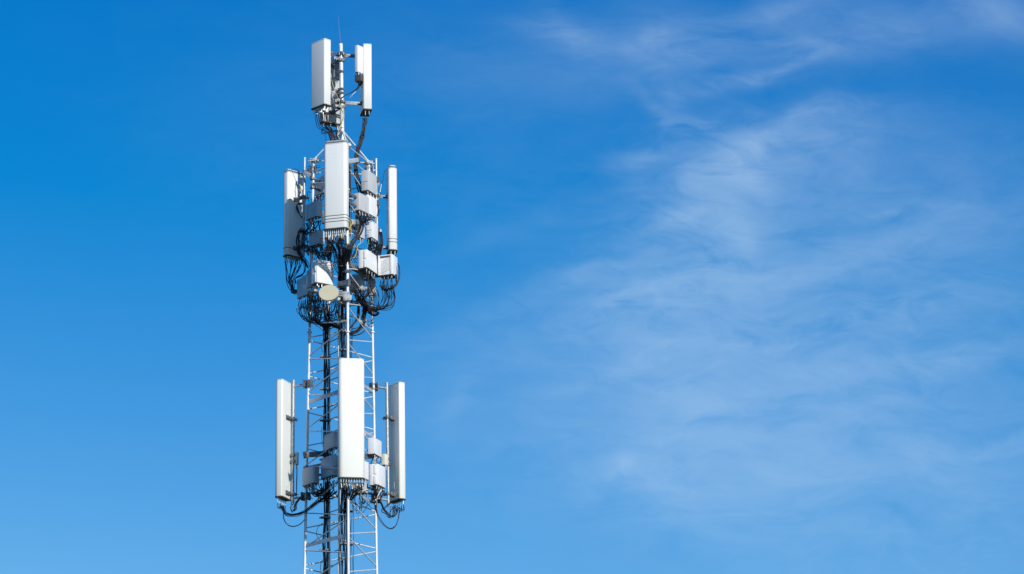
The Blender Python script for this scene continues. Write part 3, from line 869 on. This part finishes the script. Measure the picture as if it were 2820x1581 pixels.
for i in range(3):
    cab(e, path(2, [(1385 + 12*i, 150, -.02), (1375 + 12*i, 210, -.02), (1310 + 10*i, 320 + 5*i, -.02), (1200 + 6*i, 398 + 3*i, -.02), (1065, 468 + 3*i, -.03), (1000, 520, -.08)]), .0075)
cab(e, path(2, [(1300, 370, -.02), (1185, 510, -.02)]), .005, 'white')
e = bundle('yellow fibre cable winding down the top pole', P(2, 1040, 900, -.1))
cab(e, path(1, [(805, 1320, -.3), (815, 1400, -.3), (830, 160, -.25, 2), (880, 330, -.2, 2), (945, 480, -.12, 2), (985, 600, -.07, 2), (1040, 750, -.05, 2), (1055, 860, -.05, 2), (1035, 980, -.06, 2), (985, 1090, -.08, 2), (955, 1180, -.1, 2), (945, 1260, -.1, 2), (1000, 1340, -.1, 2)]), .0055, 'yellow')
cab(e, path(2, [(1100, 610, -.0), (1060, 680, -.06), (1062, 800, -.06), (1062, 900, -.06), (1000, 1080, -.08), (985, 1150, -.08)]), .0045, 'yellow')
cab(e, path(2, [(1070, 1200, -.05), (1110, 1290, -.05), (1150, 1370, -.05), (1160, 1443, -.1)]), .0065, 'yellow')
# centre panel jumpers -> trunk
e = bundle('great sheaf of black cables gathering below the black banded antenna', P(4, 1240, 800, -.6))
for i, t in enumerate(tips_mc):
    f = (i % 10) / 9
    s = rn.uniform(-1, 1)
    bx = 1195 + 110 * f + 16 * s
    mid = P(4, 1055 + 330 * f + 45 * s, 620 + rn.uniform(-50, 40), -.9 + .1 * s)
    cab(e, spline([t + Vector((0, 0, .02)), t - Vector((0, 0, .15)), mid, P(4, 1150 + 210 * f + 25*s, 850, -.75), P(4, bx, 1060, -.6), P(4, bx - 10, 1260, -.45), P(5, 1190 + 50 * f, 160, -.38), P(5, 1200 + 40 * f, 420, -.35)], 6), .0068)
for i in range(11):
    s = rn.uniform(-1, 1); f = i / 10
    cab(e, path(4, [(1190 + 130*f, 430 + 30*s, -.7), (1215 + 50*s, 560, -.65), (1175 + 150 * f, 720, -.65), (1190 + 120*f, 900, -.6), (1205 + 90*f, 1100, -.55), (1200 + 80*f, 1260, -.45), (1190 + 40*f, 300, -.36, 5)], jit=.012, rnd=rn), .0095)
def sleeve(e, t, k):
    b = MB(); o = e.location; L_ = (.05, .085, .065, .11, .04)[k % 5]; a_ = (.0, -.012, .01)[k % 3]
    b.cyl(t - Vector((0, 0, .005)) - o, t - Vector((a_, 0, L_)) - o, .0105, n=8); b.build('sleeve', 'lwhite' if k % 4 else 'yellow', e)
for k, t in enumerate(tips_mc): sleeve(e, t, k)
ties(e, [(P(4, 1240, 1000, -.6), P(4, 1240, 1040, -.6))], .085)
e = bundle('thick bent black cable bundle running down from the ribbed pair to the sheaf', P(4, 1500, 450, -.5))
for i in range(7):
    ox = (i - 3) * 13
    cab(e, path(4, [(1500 + 42*i, 30, -.38), (1600 + ox*.6, 120, -.5), (1615 + ox, 210, -.6), (1560 + ox, 370, -.7), (1455 + ox, 520, -.75), (1385 + ox*1.1, 650, -.8), (1360 + ox, 800, -.75), (1325 + ox, 980, -.7), (1285 + ox*.7, 1150, -.6), (1240 + ox*.6, 180, -.45, 5)], jit=.005, rnd=rn), .0098)
ties(e, [(P(4, 1370, 672, -.8), P(4, 1367, 700, -.8)), (P(4, 1625, 150, -.52), P(4, 1620, 190, -.55))], .05)
e = bundle('yellow fibre cables looping right of the black banded antenna foot', P(4, 1420, 200, -.8))
cab(e, path(4, [(1375, 60, -.95), (1440, 120, -.9), (1450, 180, -.9), (1400, 260, -.9), (1380, 350, -.9), (1395, 450, -.85), (1370, 580, -.85)]), .006, 'yellow')
cab(e, path(4, [(1395, 110, -.95), (1415, 200, -.92), (1430, 300, -.9), (1440, 400, -.9), (1430, 470, -.85)]), .006, 'yellow')
cab(e, path(4, [(1620, 540, -.5), (1550, 600, -.55), (1530, 700, -.55), (1500, 800, -.55), (1440, 830, -.55)]), .005, 'yellow')
cab(e, path(4, [(1440, 460, -.8), (1410, 520, -.8), (1395, 580, -.8)]), .006, 'green')
cab(e, path(4, [(1755, 480, -.3), (1745, 570, -.3), (1730, 650, -.3), (1728, 690, -.3)]), .006, 'green')
cab(e, path(4, [(1870, 30, -.1), (1890, 90, -.1), (1895, 160, -.05)]), .006, 'yellow')
e = bundle('curved black cables on the right pipe above the slatted radio unit', P(4, 1980, 500, .3))
for i in range(6):
    ox = i * 13
    cab(e, path(4, [(1945 + ox*.8, 335, .35), (1955 + ox, 400, .32), (1968 + ox, 480, .3), (1965 + ox, 580, .28), (1935 + ox, 700, .2), (1905 + ox, 800, .1), (1880 + ox, 900, .1)], jit=.003, rnd=rn), .008)
for i in range(3):
    cab(e, path(3, [(1755 + 12*i, 1235, .4), (1768 + 10*i, 1290, .4), (1765 + 8*i, 1350, .38), (1750, 1410, .36)]), .006)
e = bundle('thin looped control cable between the slim right antenna and its pipe', P(3, 1840, 800, .4))
cab(e, path(3, [(1905, 600, .38), (1870, 650, .38), (1850, 740, .38), (1825, 850, .38), (1800, 980, .38), (1795, 1020, .38)]), .006)
cab(e, path(3, [(1822, 860, .37), (1805, 960, .37), (1798, 1010, .37)]), .008, 'white')
cab(e, path(3, [(1790, 1050, .37), (1775, 1100, .37), (1745, 1140, .37)]), .007, 'yellow')
# left antenna cables
e = bundle('black jumper cables curving under the half shaded round antenna', P(4, 250, 1150, .35))
for i in range(12):
    f = i / 11
    s = rn.uniform(-1, 1)
    cab(e, path(4, [(165 + 340*f, 815 + 55*f, .5 - .25*f), (165 + 335*f, 930 + 30*s, .5 - .2*f), (185 + 240*f + 20*s, 1080, .4), (212 + 100*f + 14*s, 1240, .35), (245 + 85*f, 1360, .33), (320, 1430 + 6 * i, .3), (430, 1440 + 4*i, .3), (560, 150 + 6*i, .3, 5)], jit=.006, rnd=rn), .0078, spread=.034)
for i in range(5):
    cab(e, path(4, [(480 + 12*i, 860, .3), (520 + 12*i, 960, .25), (530 + 8*i, 1060, .2), (500, 1130 + 8*i, .15), (400, 1185 + 6*i, .2), (350 + 4*i, 1230, .2), (370 + 5*i, 1320, .15)], jit=.004, rnd=rn), .0065)
e = bundle('black cable hank hanging along the shaded side of the left round antenna', P(4, 420, 500, .3))
for i in range(8):
    f = i / 7; s = rn.uniform(-1, 1)
    cab(e, path(4, [(560 - 80*f, 330 + 20*s, .1), (470 - 20*f, 300 + 12*s, .2), (430 + 20*f, 330, .25), (385 + 60*f, 460, .28), (390 + 60*f, 600, .28), (425 + 30*f, 720, .28), (470 + 50*f, 800, .25), (560 + 30*f, 900, .15), (600 + 20*f, 1000, .05)], jit=.006, rnd=rn),   .0068, spread=.034)
for i in range(3):
    cab(e, path(3, [(470, 1185 + 14*i, .3), (400 - 15*i, 1195 + 8*i, .33), (355 + 10*i, 1260, .34), (375 + 10*i, 1340, .34), (430, 1410 + 10*i, .32), (470, 1460, .3)]), .0085)
e = bundle('black control cable arching over the lid of the left round antenna', P(3, 400, 700, .4))
cab(e, path(3, [(270, 618, .35), (300, 603, .33), (350, 608, .3), (400, 645, .28), (430, 690, .27), (420, 790, .27), (415, 870, .27), (430, 960, .27), (455, 1080, .27)]), .006)
cab(e, path(3, [(408, 860, .26), (420, 920, .26), (433, 990, .26)]), .009, 'yellow')
cab(e, path(3, [(600, 1010, .2), (565, 1000, .2), (540, 1030, .2), (545, 1090, .2), (570, 1170, .2)]), .0075)
# tangle below the left shaded units (between radios Dd and F, and F and G)
def tangle(label, regs, starts, ends, n, r=(.005, .009), sag=(.1, .4), seed=1, yl0=(-.3, 0), yl1=(-.2, .1), mats=('cable',), loc=None):
    rr = random.Random(seed)
    (sr, sx0, sx1, sy0, sy1), (er, ex0, ex1, ey0, ey1) = starts, ends
    e = bundle(label, P(sr, (sx0+sx1)/2, (sy0+sy1)/2, 0))
    for i in range(n):
        f = (i + rr.uniform(0, .9)) / n
        a = P(sr, sx0 + (sx1-sx0)*f, sy0 + (sy1-sy0)*f, rr.uniform(*yl0))
        c = P(er, rr.uniform(ex0, ex1), rr.uniform(ey0, ey1), rr.uniform(*yl1))
        s = rr.uniform(*sag); s2 = rr.uniform(*sag) * .8
        w = Vector((rr.uniform(-.12, .12), rr.uniform(-.12, .12), 0))
        pts = bez(a, a + Vector((0, 0, -s)) + w, c + Vector((0, 0, -s2)) + w, c, 16)
        for k in range(3, len(pts) - 3): pts[k] = pts[k] + Vector((rr.uniform(-.004, .004), 0, rr.uniform(-.004, .004)))
        cab(e, spline(pts, 2), rr.uniform(*r), mats[i % len(mats)])
    return e
tangle('knot of black cables between the two shaded units left of the banded antenna', 4, (4, 560, 860, 170, 110), (4, 520, 880, 260, 380), 22, sag=(.02, .2), seed=11, yl0=(-.4, -.1), yl1=(-.1, .2))
tangle('short black cables under the second shaded unit, above the shadow-striped unit', 4, (4, 640, 900, 600, 590), (4, 700, 1000, 780, 980), 20, sag=(.03, .22), seed=12, yl0=(-.4, -.1), yl1=(-.3, .2))
tangle('black cables crossing behind the great sheaf', 4, (4, 940, 1150, 430, 450), (4, 900, 1400, 900, 1200), 14, sag=(.1, .3), seed=13, yl0=(-.5, .0), yl1=(-.3, .3))
tangle('thin black cables criss-crossing left of the white twin handled unit', 4, (4, 1400, 1560, 600, 600), (4, 1380, 1560, 700, 900), 12, r=(.003, .006), sag=(.05, .3), seed=14, yl0=(-.5, .0), yl1=(-.3, .3))
tangle('black cables under the ribbed pair of radio units', 4, (4, 1480, 1900, 10, 60), (4, 1540, 1760, 100, 200), 12, sag=(.0, .12), seed=15, yl0=(-.35, -.1), yl1=(-.2, .1))
tangle('black cables filling the gap under the narrow stickered unit', 4, (4, 1740, 1930, 460, 540), (4, 1700, 1960, 620, 760), 20, sag=(.02, .15), seed=16, yl0=(-.2, .0), yl1=(-.1, .2))
e = bundle('straight black cables running down behind the right edge of the banded antenna', P(3, 1270, 900, -.4))
for i in range(5):
    cab(e, path(3, [(1235 + 10*i, 500, -.45), (1250 + 9*i, 700, -.45), (1256 + 9*i, 900, -.45), (1258 + 10*i, 1150, -.45), (1262 + 9*i, 1420, -.45), (1400 + 10*i, 300, -.5, 4), (1360, 480, -.55, 4)], jit=.004, rnd=rn), .0085)
tangle('small cable loops between the dark shaded unit and the ribbed unit below it', 3, (3, 660, 850, 1050, 1010), (3, 640, 860, 1120, 1200), 12, r=(.004, .007), sag=(.01, .08), seed=41, yl0=(.1, .3), yl1=(-.1, .2))
tangle('thin dark cables hanging beside the left pipe at mid height', 4, (4, 470, 600, 250, 330), (4, 480, 620, 480, 700), 12, r=(.004, .008), sag=(.02, .12), seed=42, yl0=(.1, .3), yl1=(.1, .3))
rk = random.Random(5)
for k in range(16):                                   # small clamps strapped on the legs inside the cluster
    i = k % 3; z = P(4, 0, rk.uniform(-700, 1400), 0).z; p = T(leg(i, z)); a_ = rk.uniform(0, 6.28)
    b = MB(); m_ = Matrix.Translation(p) @ Matrix.Rotation(a_, 4, 'Z')
    b.box((-.045, -.04, -.03), (.045, .04, .03), m_, .004); b.cyl(m_ @ Vector((-.03, -.1, 0)), m_ @ Vector((-.03, .1, 0)), .007, n=6); b.cyl(m_ @ Vector((.03, -.1, 0)), m_ @ Vector((.03, .1, 0)), .007, n=6)
    b.build('leg_clamp', 'dsteel', tower)
# big right tangle
EI = bundle('long black cable loops drooping from the two white units on the right', P(5, 1900, 400, 0))
for i, t in enumerate(TIPS['I'] + TIPS['J'] + TIPS['J'][:4] + TIPS['J'][-1:]):
    f = i / 18
    low_ = P(5, 1700 + 330*f + rn.uniform(-40, 40), 470 - 40 * f + rn.uniform(-50, 50), rn.uniform(-.2, .2))
    endp = P(5, 1540 + rn.uniform(-60, 60), 330 + rn.uniform(-60, 60), rn.uniform(-.1, .1))
    mid = t + (low_ - t) * .6 + Vector((.04 + .05*f, 0, 0))
    cab(EI, spline([t, t - Vector((0, 0, .15)), mid, low_, P(5, 1700 + rn.uniform(-20, 40), 440 + rn.uniform(-40, 50), 0), endp], 7), .0062, spread=.03)
for i in range(5):
    cab(EI, path(5, [(2140 + 10*i, -160, .1), (2165 + 8*i, -60, .1), (2175, 30 + 5*i, .1), (2100 - 20*i, 100 + 6*i, .08), (1990, 115 + 8*i, .05), (1900, 60 + 12*i, .0)]), .006)
for i in range(4):
    cab(EI, path(4, [(2300, 930, .1), (2325 + 4*i, 1000, .12), (2335 + 2*i, 1150, .12), (2310 + 3*i, 1280, .1), (2250 - 20*i, 1380, .08), (2100, 1400 + 12*i, 0), (1960, 1340 + 12*i, -.1)]), .0065)
for i in range(6):   # far hanging loops
    xx = 2150 - 35 * i
    cab(EI, path(5, [(xx - 20, 30, .1), (xx, 130, .1), (xx + 5 - 4*i, 280, .05), (xx - 60, 390, .0), (xx - 180, 430 + 4*i, .0), (1800 - 20*i, 480 + 8*i, -.05), (1680, 430 + 8*i, -.1), (1560, 370 + 5*i, -.1)], jit=.012, rnd=rn), .0075)
for i in range(5):
    cab(EI, path(5, [(1560 + 10*i, 390 + 10 * i, -.1), (1680, 470 + 12*i, -.1), (1800, 510 + 8*i, -.1), (1860 - 6*i, 530 + 6*i, -.05), (1830, 575 - 4*i, 0), (1770, 590 - 6*i, 0), (1700, 560 - 8*i, 0), (1640, 500, .05), (1600, 440, .05)], jit=.006, rnd=rn), .008)
e = bundle('black cables slanting from the front leg down to the right hand loops', P(5, 1450, 200, -.3))
for i in range(10):
    cab(e, path(5, [(1330 + 12*i, -40 + 4*i, -.35), (1370 + 14*i, 90, -.35), (1430 + 14*i, 210, -.3), (1520 + 12*i, 320, -.2), (1620 + 6*i, 400 + 5*i, -.15), (1730, 470 + 8*i, -.1)], jit=.012, rnd=rn), .0075)
for i in range(8):
    cab(e, path(5, [(1640 + 22*i, -60, -.2), (1660 + 18*i, 60, -.2), (1650 + 10*i, 170, -.2), (1580 + 5*i, 260, -.2), (1500, 300 + 8*i, -.2), (1400, 320 + 8*i, -.2), (1340, 300, -.2)], jit=.015, rnd=rn), .0075)
e = bundle('fat black cable bundle curling back into the tower right of the front leg', P(5, 1560, 600, 0))
for i in range(8):
    ox = (i - 3.5) * 9
    cab(e, path(5, [(1600 + ox, 420, -.05), (1605 + ox, 520, -.02), (1580 + ox, 620, 0), (1570 + ox*1.2, 720, .0), (1530 + ox, 810, 0), (1450 + ox*.6, 880 + ox*.5, -.05), (1350, 910 + ox*.8, -.1), (1270, 880 + ox, -.2), (1230, 960 + ox, -.3)], jit=.004, rnd=rn), .0105)
for i in range(4):
    cab(e, path(5, [(1480 + 9*i, 410, .05), (1478 + 9*i, 500, .05), (1470 + 9*i, 600, .05), (1420 + 9*i, 700, .0), (1340, 800 + 10*i, -.05), (1260, 900, -.2)]), .009)
cab(e, path(5, [(1600, 860, -.05), (1540, 920, -.05), (1460, 950, -.05), (1390, 955, -.1), (1330, 930, -.1)]), .011)
cab(e, path(5, [(1400, 880, -.1), (1370, 1000, -.15), (1350, 1120, -.15), (1320, 1280, -.2)]), .005)
ties(e, [(P(5, 1575, 700, 0), P(5, 1572, 740, 0)), (P(5, 1600, 500, 0), P(5, 1600, 540, 0))], .055)
tangle('dense dark cables behind the front leg beside the dish', 5, (5, 1330, 1720, 150, 120), (5, 1340, 1700, 300, 400), 20, sag=(.02, .25), seed=21, yl0=(-.2, .3), yl1=(-.1, .3))
# left tangle under H and G
EL = bundle('black cable loops hanging under the lowest left unit down to the ladder run', P(5, 600, 500, 0))
for i, t in enumerate(TIPS['Hx'] + TIPS['G2'] + TIPS['G'] + TIPS['Hx'][:4]):
    f = i / 21
    lowp = P(5, 450 + 380*f + rn.uniform(-25, 60), 600 + rn.uniform(-80, 60), rn.uniform(-.25, .15))
    cab(EL, spline([t, t - Vector((0, 0, .14)), t + (lowp - t) * .55 + Vector((-.06 + .05*f, 0, 0)), lowp,
                    P(5, 700 + 80*f + rn.uniform(-30, 30), 690 + rn.uniform(-50, 40), 0), P(5, 860 + rn.uniform(-20, 30), 740 + rn.uniform(-30, 60), .05), P(5, 905 + rn.uniform(-20, 20), 900, .12)], 7), .006, spread=.03)
for i in range(4):
    cab(EL, path(5, [(430 + 30*i, 300, -.1), (418 + 40*i, 430, -.1), (430 + 38*i, 560, -.1), (500 + 24*i, 660 + 4*i, -.05), (600, 695 + 6*i, 0), (680, 640 - 10*i, .05), (740, 560, .1), (800, 500, .1)], jit=.004, rnd=rn), .007)
tangle('dense black cables packed below the shadow-striped unit and the dish', 5, (5, 560, 900, 200, 130), (5, 620, 900, 400, 690), 34, r=(.004, .007), sag=(.02, .35), seed=22, yl0=(-.6, -.1), yl1=(-.2, .2))
tangle('black cables strung from the dish area across to the front leg', 5, (5, 820, 1230, 380, 300), (5, 900, 1240, 560, 740), 20, r=(.004, .008), sag=(.05, .3), seed=23, yl0=(-.4, .1), yl1=(-.3, .2))
e = bundle('thick black cables sweeping under the dish towards the front leg run', P(5, 950, 700, 0))
for i in range(7):
    cab(e, path(5, [(640 + 15*i, 650 + 6*i, 0), (740, 700 + 5*i, 0), (860, 725 + 6*i, -.02), (1000, 735 + 8*i, -.1), (1090, 770 + 7*i, -.2), (1170, 830, -.3), (1210, 900, -.35)], jit=.005, rnd=rn), .0085)
for i in range(4):
    cab(e, path(5, [(870 + 6*i, 470, -.2), (920 + 5*i, 590, -.2), (1000, 680 + 6*i, -.2), (1080, 740, -.2), (1160, 790, -.3)]), .007)
cab(e, path(5, [(640, 700, 0), (780, 790, 0), (850, 860, 0), (885, 930, .1)]), .005)
cab(e, path(5, [(885, 980, .1), (840, 1060, .08), (825, 1150, .08), (845, 1260, .1)]), .0055)
ties(e, [(P(5, 1050, 745, -.15), P(5, 1075, 752, -.15))], .05)
cab(e, path(5, [(895, 380, -.5), (950, 368, -.5)]), .005, 'yellow'); cab(e, path(5, [(1140, 310, -.4), (1195, 360, -.4)]), .005, 'yellow')

# lower cluster cables
e = bundle('jumper cables gathered below the largest antenna', P(7, 1450, 1100, -.7))
for i, t in enumerate(tips_lc):
    f = (i % 9) / 8; s = rn.uniform(-1, 1)
    tx = 1400 + 60*f if f < .7 else 1500
    cab(e, spline([t + Vector((0, 0, .02)), t - Vector((0, 0, .10)), P(7, 1320 + 370*f + 14*s, 1100, -.95), P(7, 1375 + 200*f + 10*s, 1190 + 40*abs(s), -.8), P(7, 1395 + 90*f, 1300, -.6), P(8, 1385 + 30*f, 60, -.45), P(8, 1375 + 30*f, 200, -.38)], 6), .008)
    sleeve(e, t, i * 3 + 1)
e = bundle('jumper cables looping under the lower left antenna', P(7, 300, 1400, .5))
for i, t in enumerate(tips_ll + tips_ll[:3]):
    f = i / 8
    cab(e, spline([t, t - Vector((0, 0, .12)), P(8, 215 + 60*f, 60 + 60*f, .5), P(8, 270 + 30*f, 180 + 10*i, .45), P(8, 400, 240 + 5*i, .4), P(8, 560, 215 + 6*i, .3), P(8, 720, 130 + 6*i, .15), P(8, 880, 20 + 5*i, 0), P(7, 1060, 1220, -.05), P(7, 1120, 1140, -.1)], 6), .0058, spread=.03)
for i in range(2):
    cab(e, path(8, [(268 + 6*i, 180, .45), (270 + 8*i, 290, .45), (310 + 8*i, 390, .45), (390, 450 + 5*i, .42), (480, 460 + 6*i, .4), (580, 420 + 6*i, .35), (650, 350 + 6*i, .3), (690, 300 + 6*i, .32)]), .0068)
for i in range(5):
    cab(e, path(7, [(505, 650, .36), (505 + 6*(i % 2), 760, .36), (508, 900, .38), (506, 1080, .38), (510, 1200, .38)]) if i < 2 else
        path(8, [(330 + 50*i, -10, .4), (350 + 20*i, 90 + 20*i, .4), (400 + 10*i, 200, .4), (450, 235 - 20*i, .38), (490, 150, .38), (500, 60, .35), (560, -40, .3), (620, -90, .3)], jit=.01, rnd=rn), .0055)
e = bundle('jumper cables looping under the lower right antenna', P(7, 2300, 1400, .6))
for i, t in enumerate(tips_lr + tips_lr[:2]):
    f = i / 7
    cab(e, spline([t, t - Vector((0, 0, .12)), P(8, 2380 - 20*i, 110, .6), P(8, 2330 - 16*i, 230 + 8*i, .55), P(8, 2220, 260 + 6*i, .5), P(8, 2130 - 6*i, 170, .5), P(8, 2070 - 5*i, 60, .45), P(7, 2000, 1320, .3), P(7, 1950, 1260, .2)], 6), .0058, spread=.03)
for i in range(2):
    cab(e, path(8, [(2370 + 6*i, 200, .55), (2350 + 6*i, 340, .55), (2300, 450 + 8*i, .5), (2220, 500 - 6*i, .5), (2130, 460 - 8*i, .48), (2040, 350, .45), (1975, 210, .45), (1950, 60, .42)]), .0068)
for i in range(3):
    cab(e, path(8, [(2200 + 20*i, 20, .55), (2120, 110 + 10*i, .5), (2050 + 5*i, 160, .5), (2060, 200, .5), (2120, 220 + 6*i, .5), (2190 + 8*i, 300, .5), (2210, 200, .5), (2250 + 20*i, 110, .5)], jit=.008, rnd=rn), .005)
tangle('black cables under the two shaded units of the lower cluster', 7, (7, 640, 1230, 1060, 930), (7, 720, 1300, 1080, 1250), 30, r=(.005, .009), sag=(.05, .3), seed=31, yl0=(-.4, 0), yl1=(-.2, .2))
tangle('drooping thin cables right of the front leg under the largest antenna', 7, (7, 1500, 1700, 1150, 1100), (7, 1600, 1900, 1150, 1350), 10, r=(.004, .007), sag=(.2, .6), seed=32, yl0=(-.5, 0), yl1=(-.1, .3))
tangle('knot of black and white cables under the lower right twin handled unit', 7, (7, 1880, 2080, 1080, 1120), (7, 1860, 1990, 1250, 1370), 18, r=(.006, .010), sag=(.03, .12), seed=33, yl0=(-.1, .2), yl1=(.0, .3), mats=('cable', 'cable', 'cable', 'cable', 'white'))
tangle('short cables between the stacked shaded units left of the largest antenna', 7, (7, 1040, 1240, 400, 370), (7, 1050, 1240, 470, 500), 8, r=(.004, .008), sag=(.0, .08), seed=34, yl0=(-.3, 0), yl1=(-.3, 0))
tangle('short pale cables joining the two white units right of the largest antenna', 7, (7, 1900, 2000, 500, 540), (7, 1870, 1960, 620, 640), 6, r=(.006, .009), sag=(.0, .06), seed=35, yl0=(-.1, .1), yl1=(-.1, .1), mats=('cable', 'white'))
e = bundle('thick black cable sagging across the left leg to the lower cluster', P(8, 760, 100, .1))
for i in range(3):
    cab(e, path(8, [(470, 190 - 10*i, .35), (490 - 8*i, 60, .35), (540, -20 - 6*i, .33), (640, -45 - 5*i, .3), (760, -20, .3)]), .010)
    cab(e, path(8, [(700, 160 + 8*i, .1), (800, 80 + 6*i, .05), (900, 10 + 6*i, 0), (1000, 1310 + 5*i, -.05, 7), (1110, 1230 + 5*i, -.1, 7), (1240, 1140, -.2, 7)]), .008)
cab(e, path(8, [(985, 400, .1), (910, 480, .05), (880, 580, .05), (900, 660, .05), (950, 720, .1)]), .006)
cab(e, path(8, [(1000, 1060, .1), (955, 1130, .05), (945, 1230, .05), (965, 1320, .1)]), .006)
cab(e, path(7, [(955, -20, .2), (952, 100, .2), (960, 240, .2), (975, 330, .2)]), .004)

bpy.context.view_layer.update()
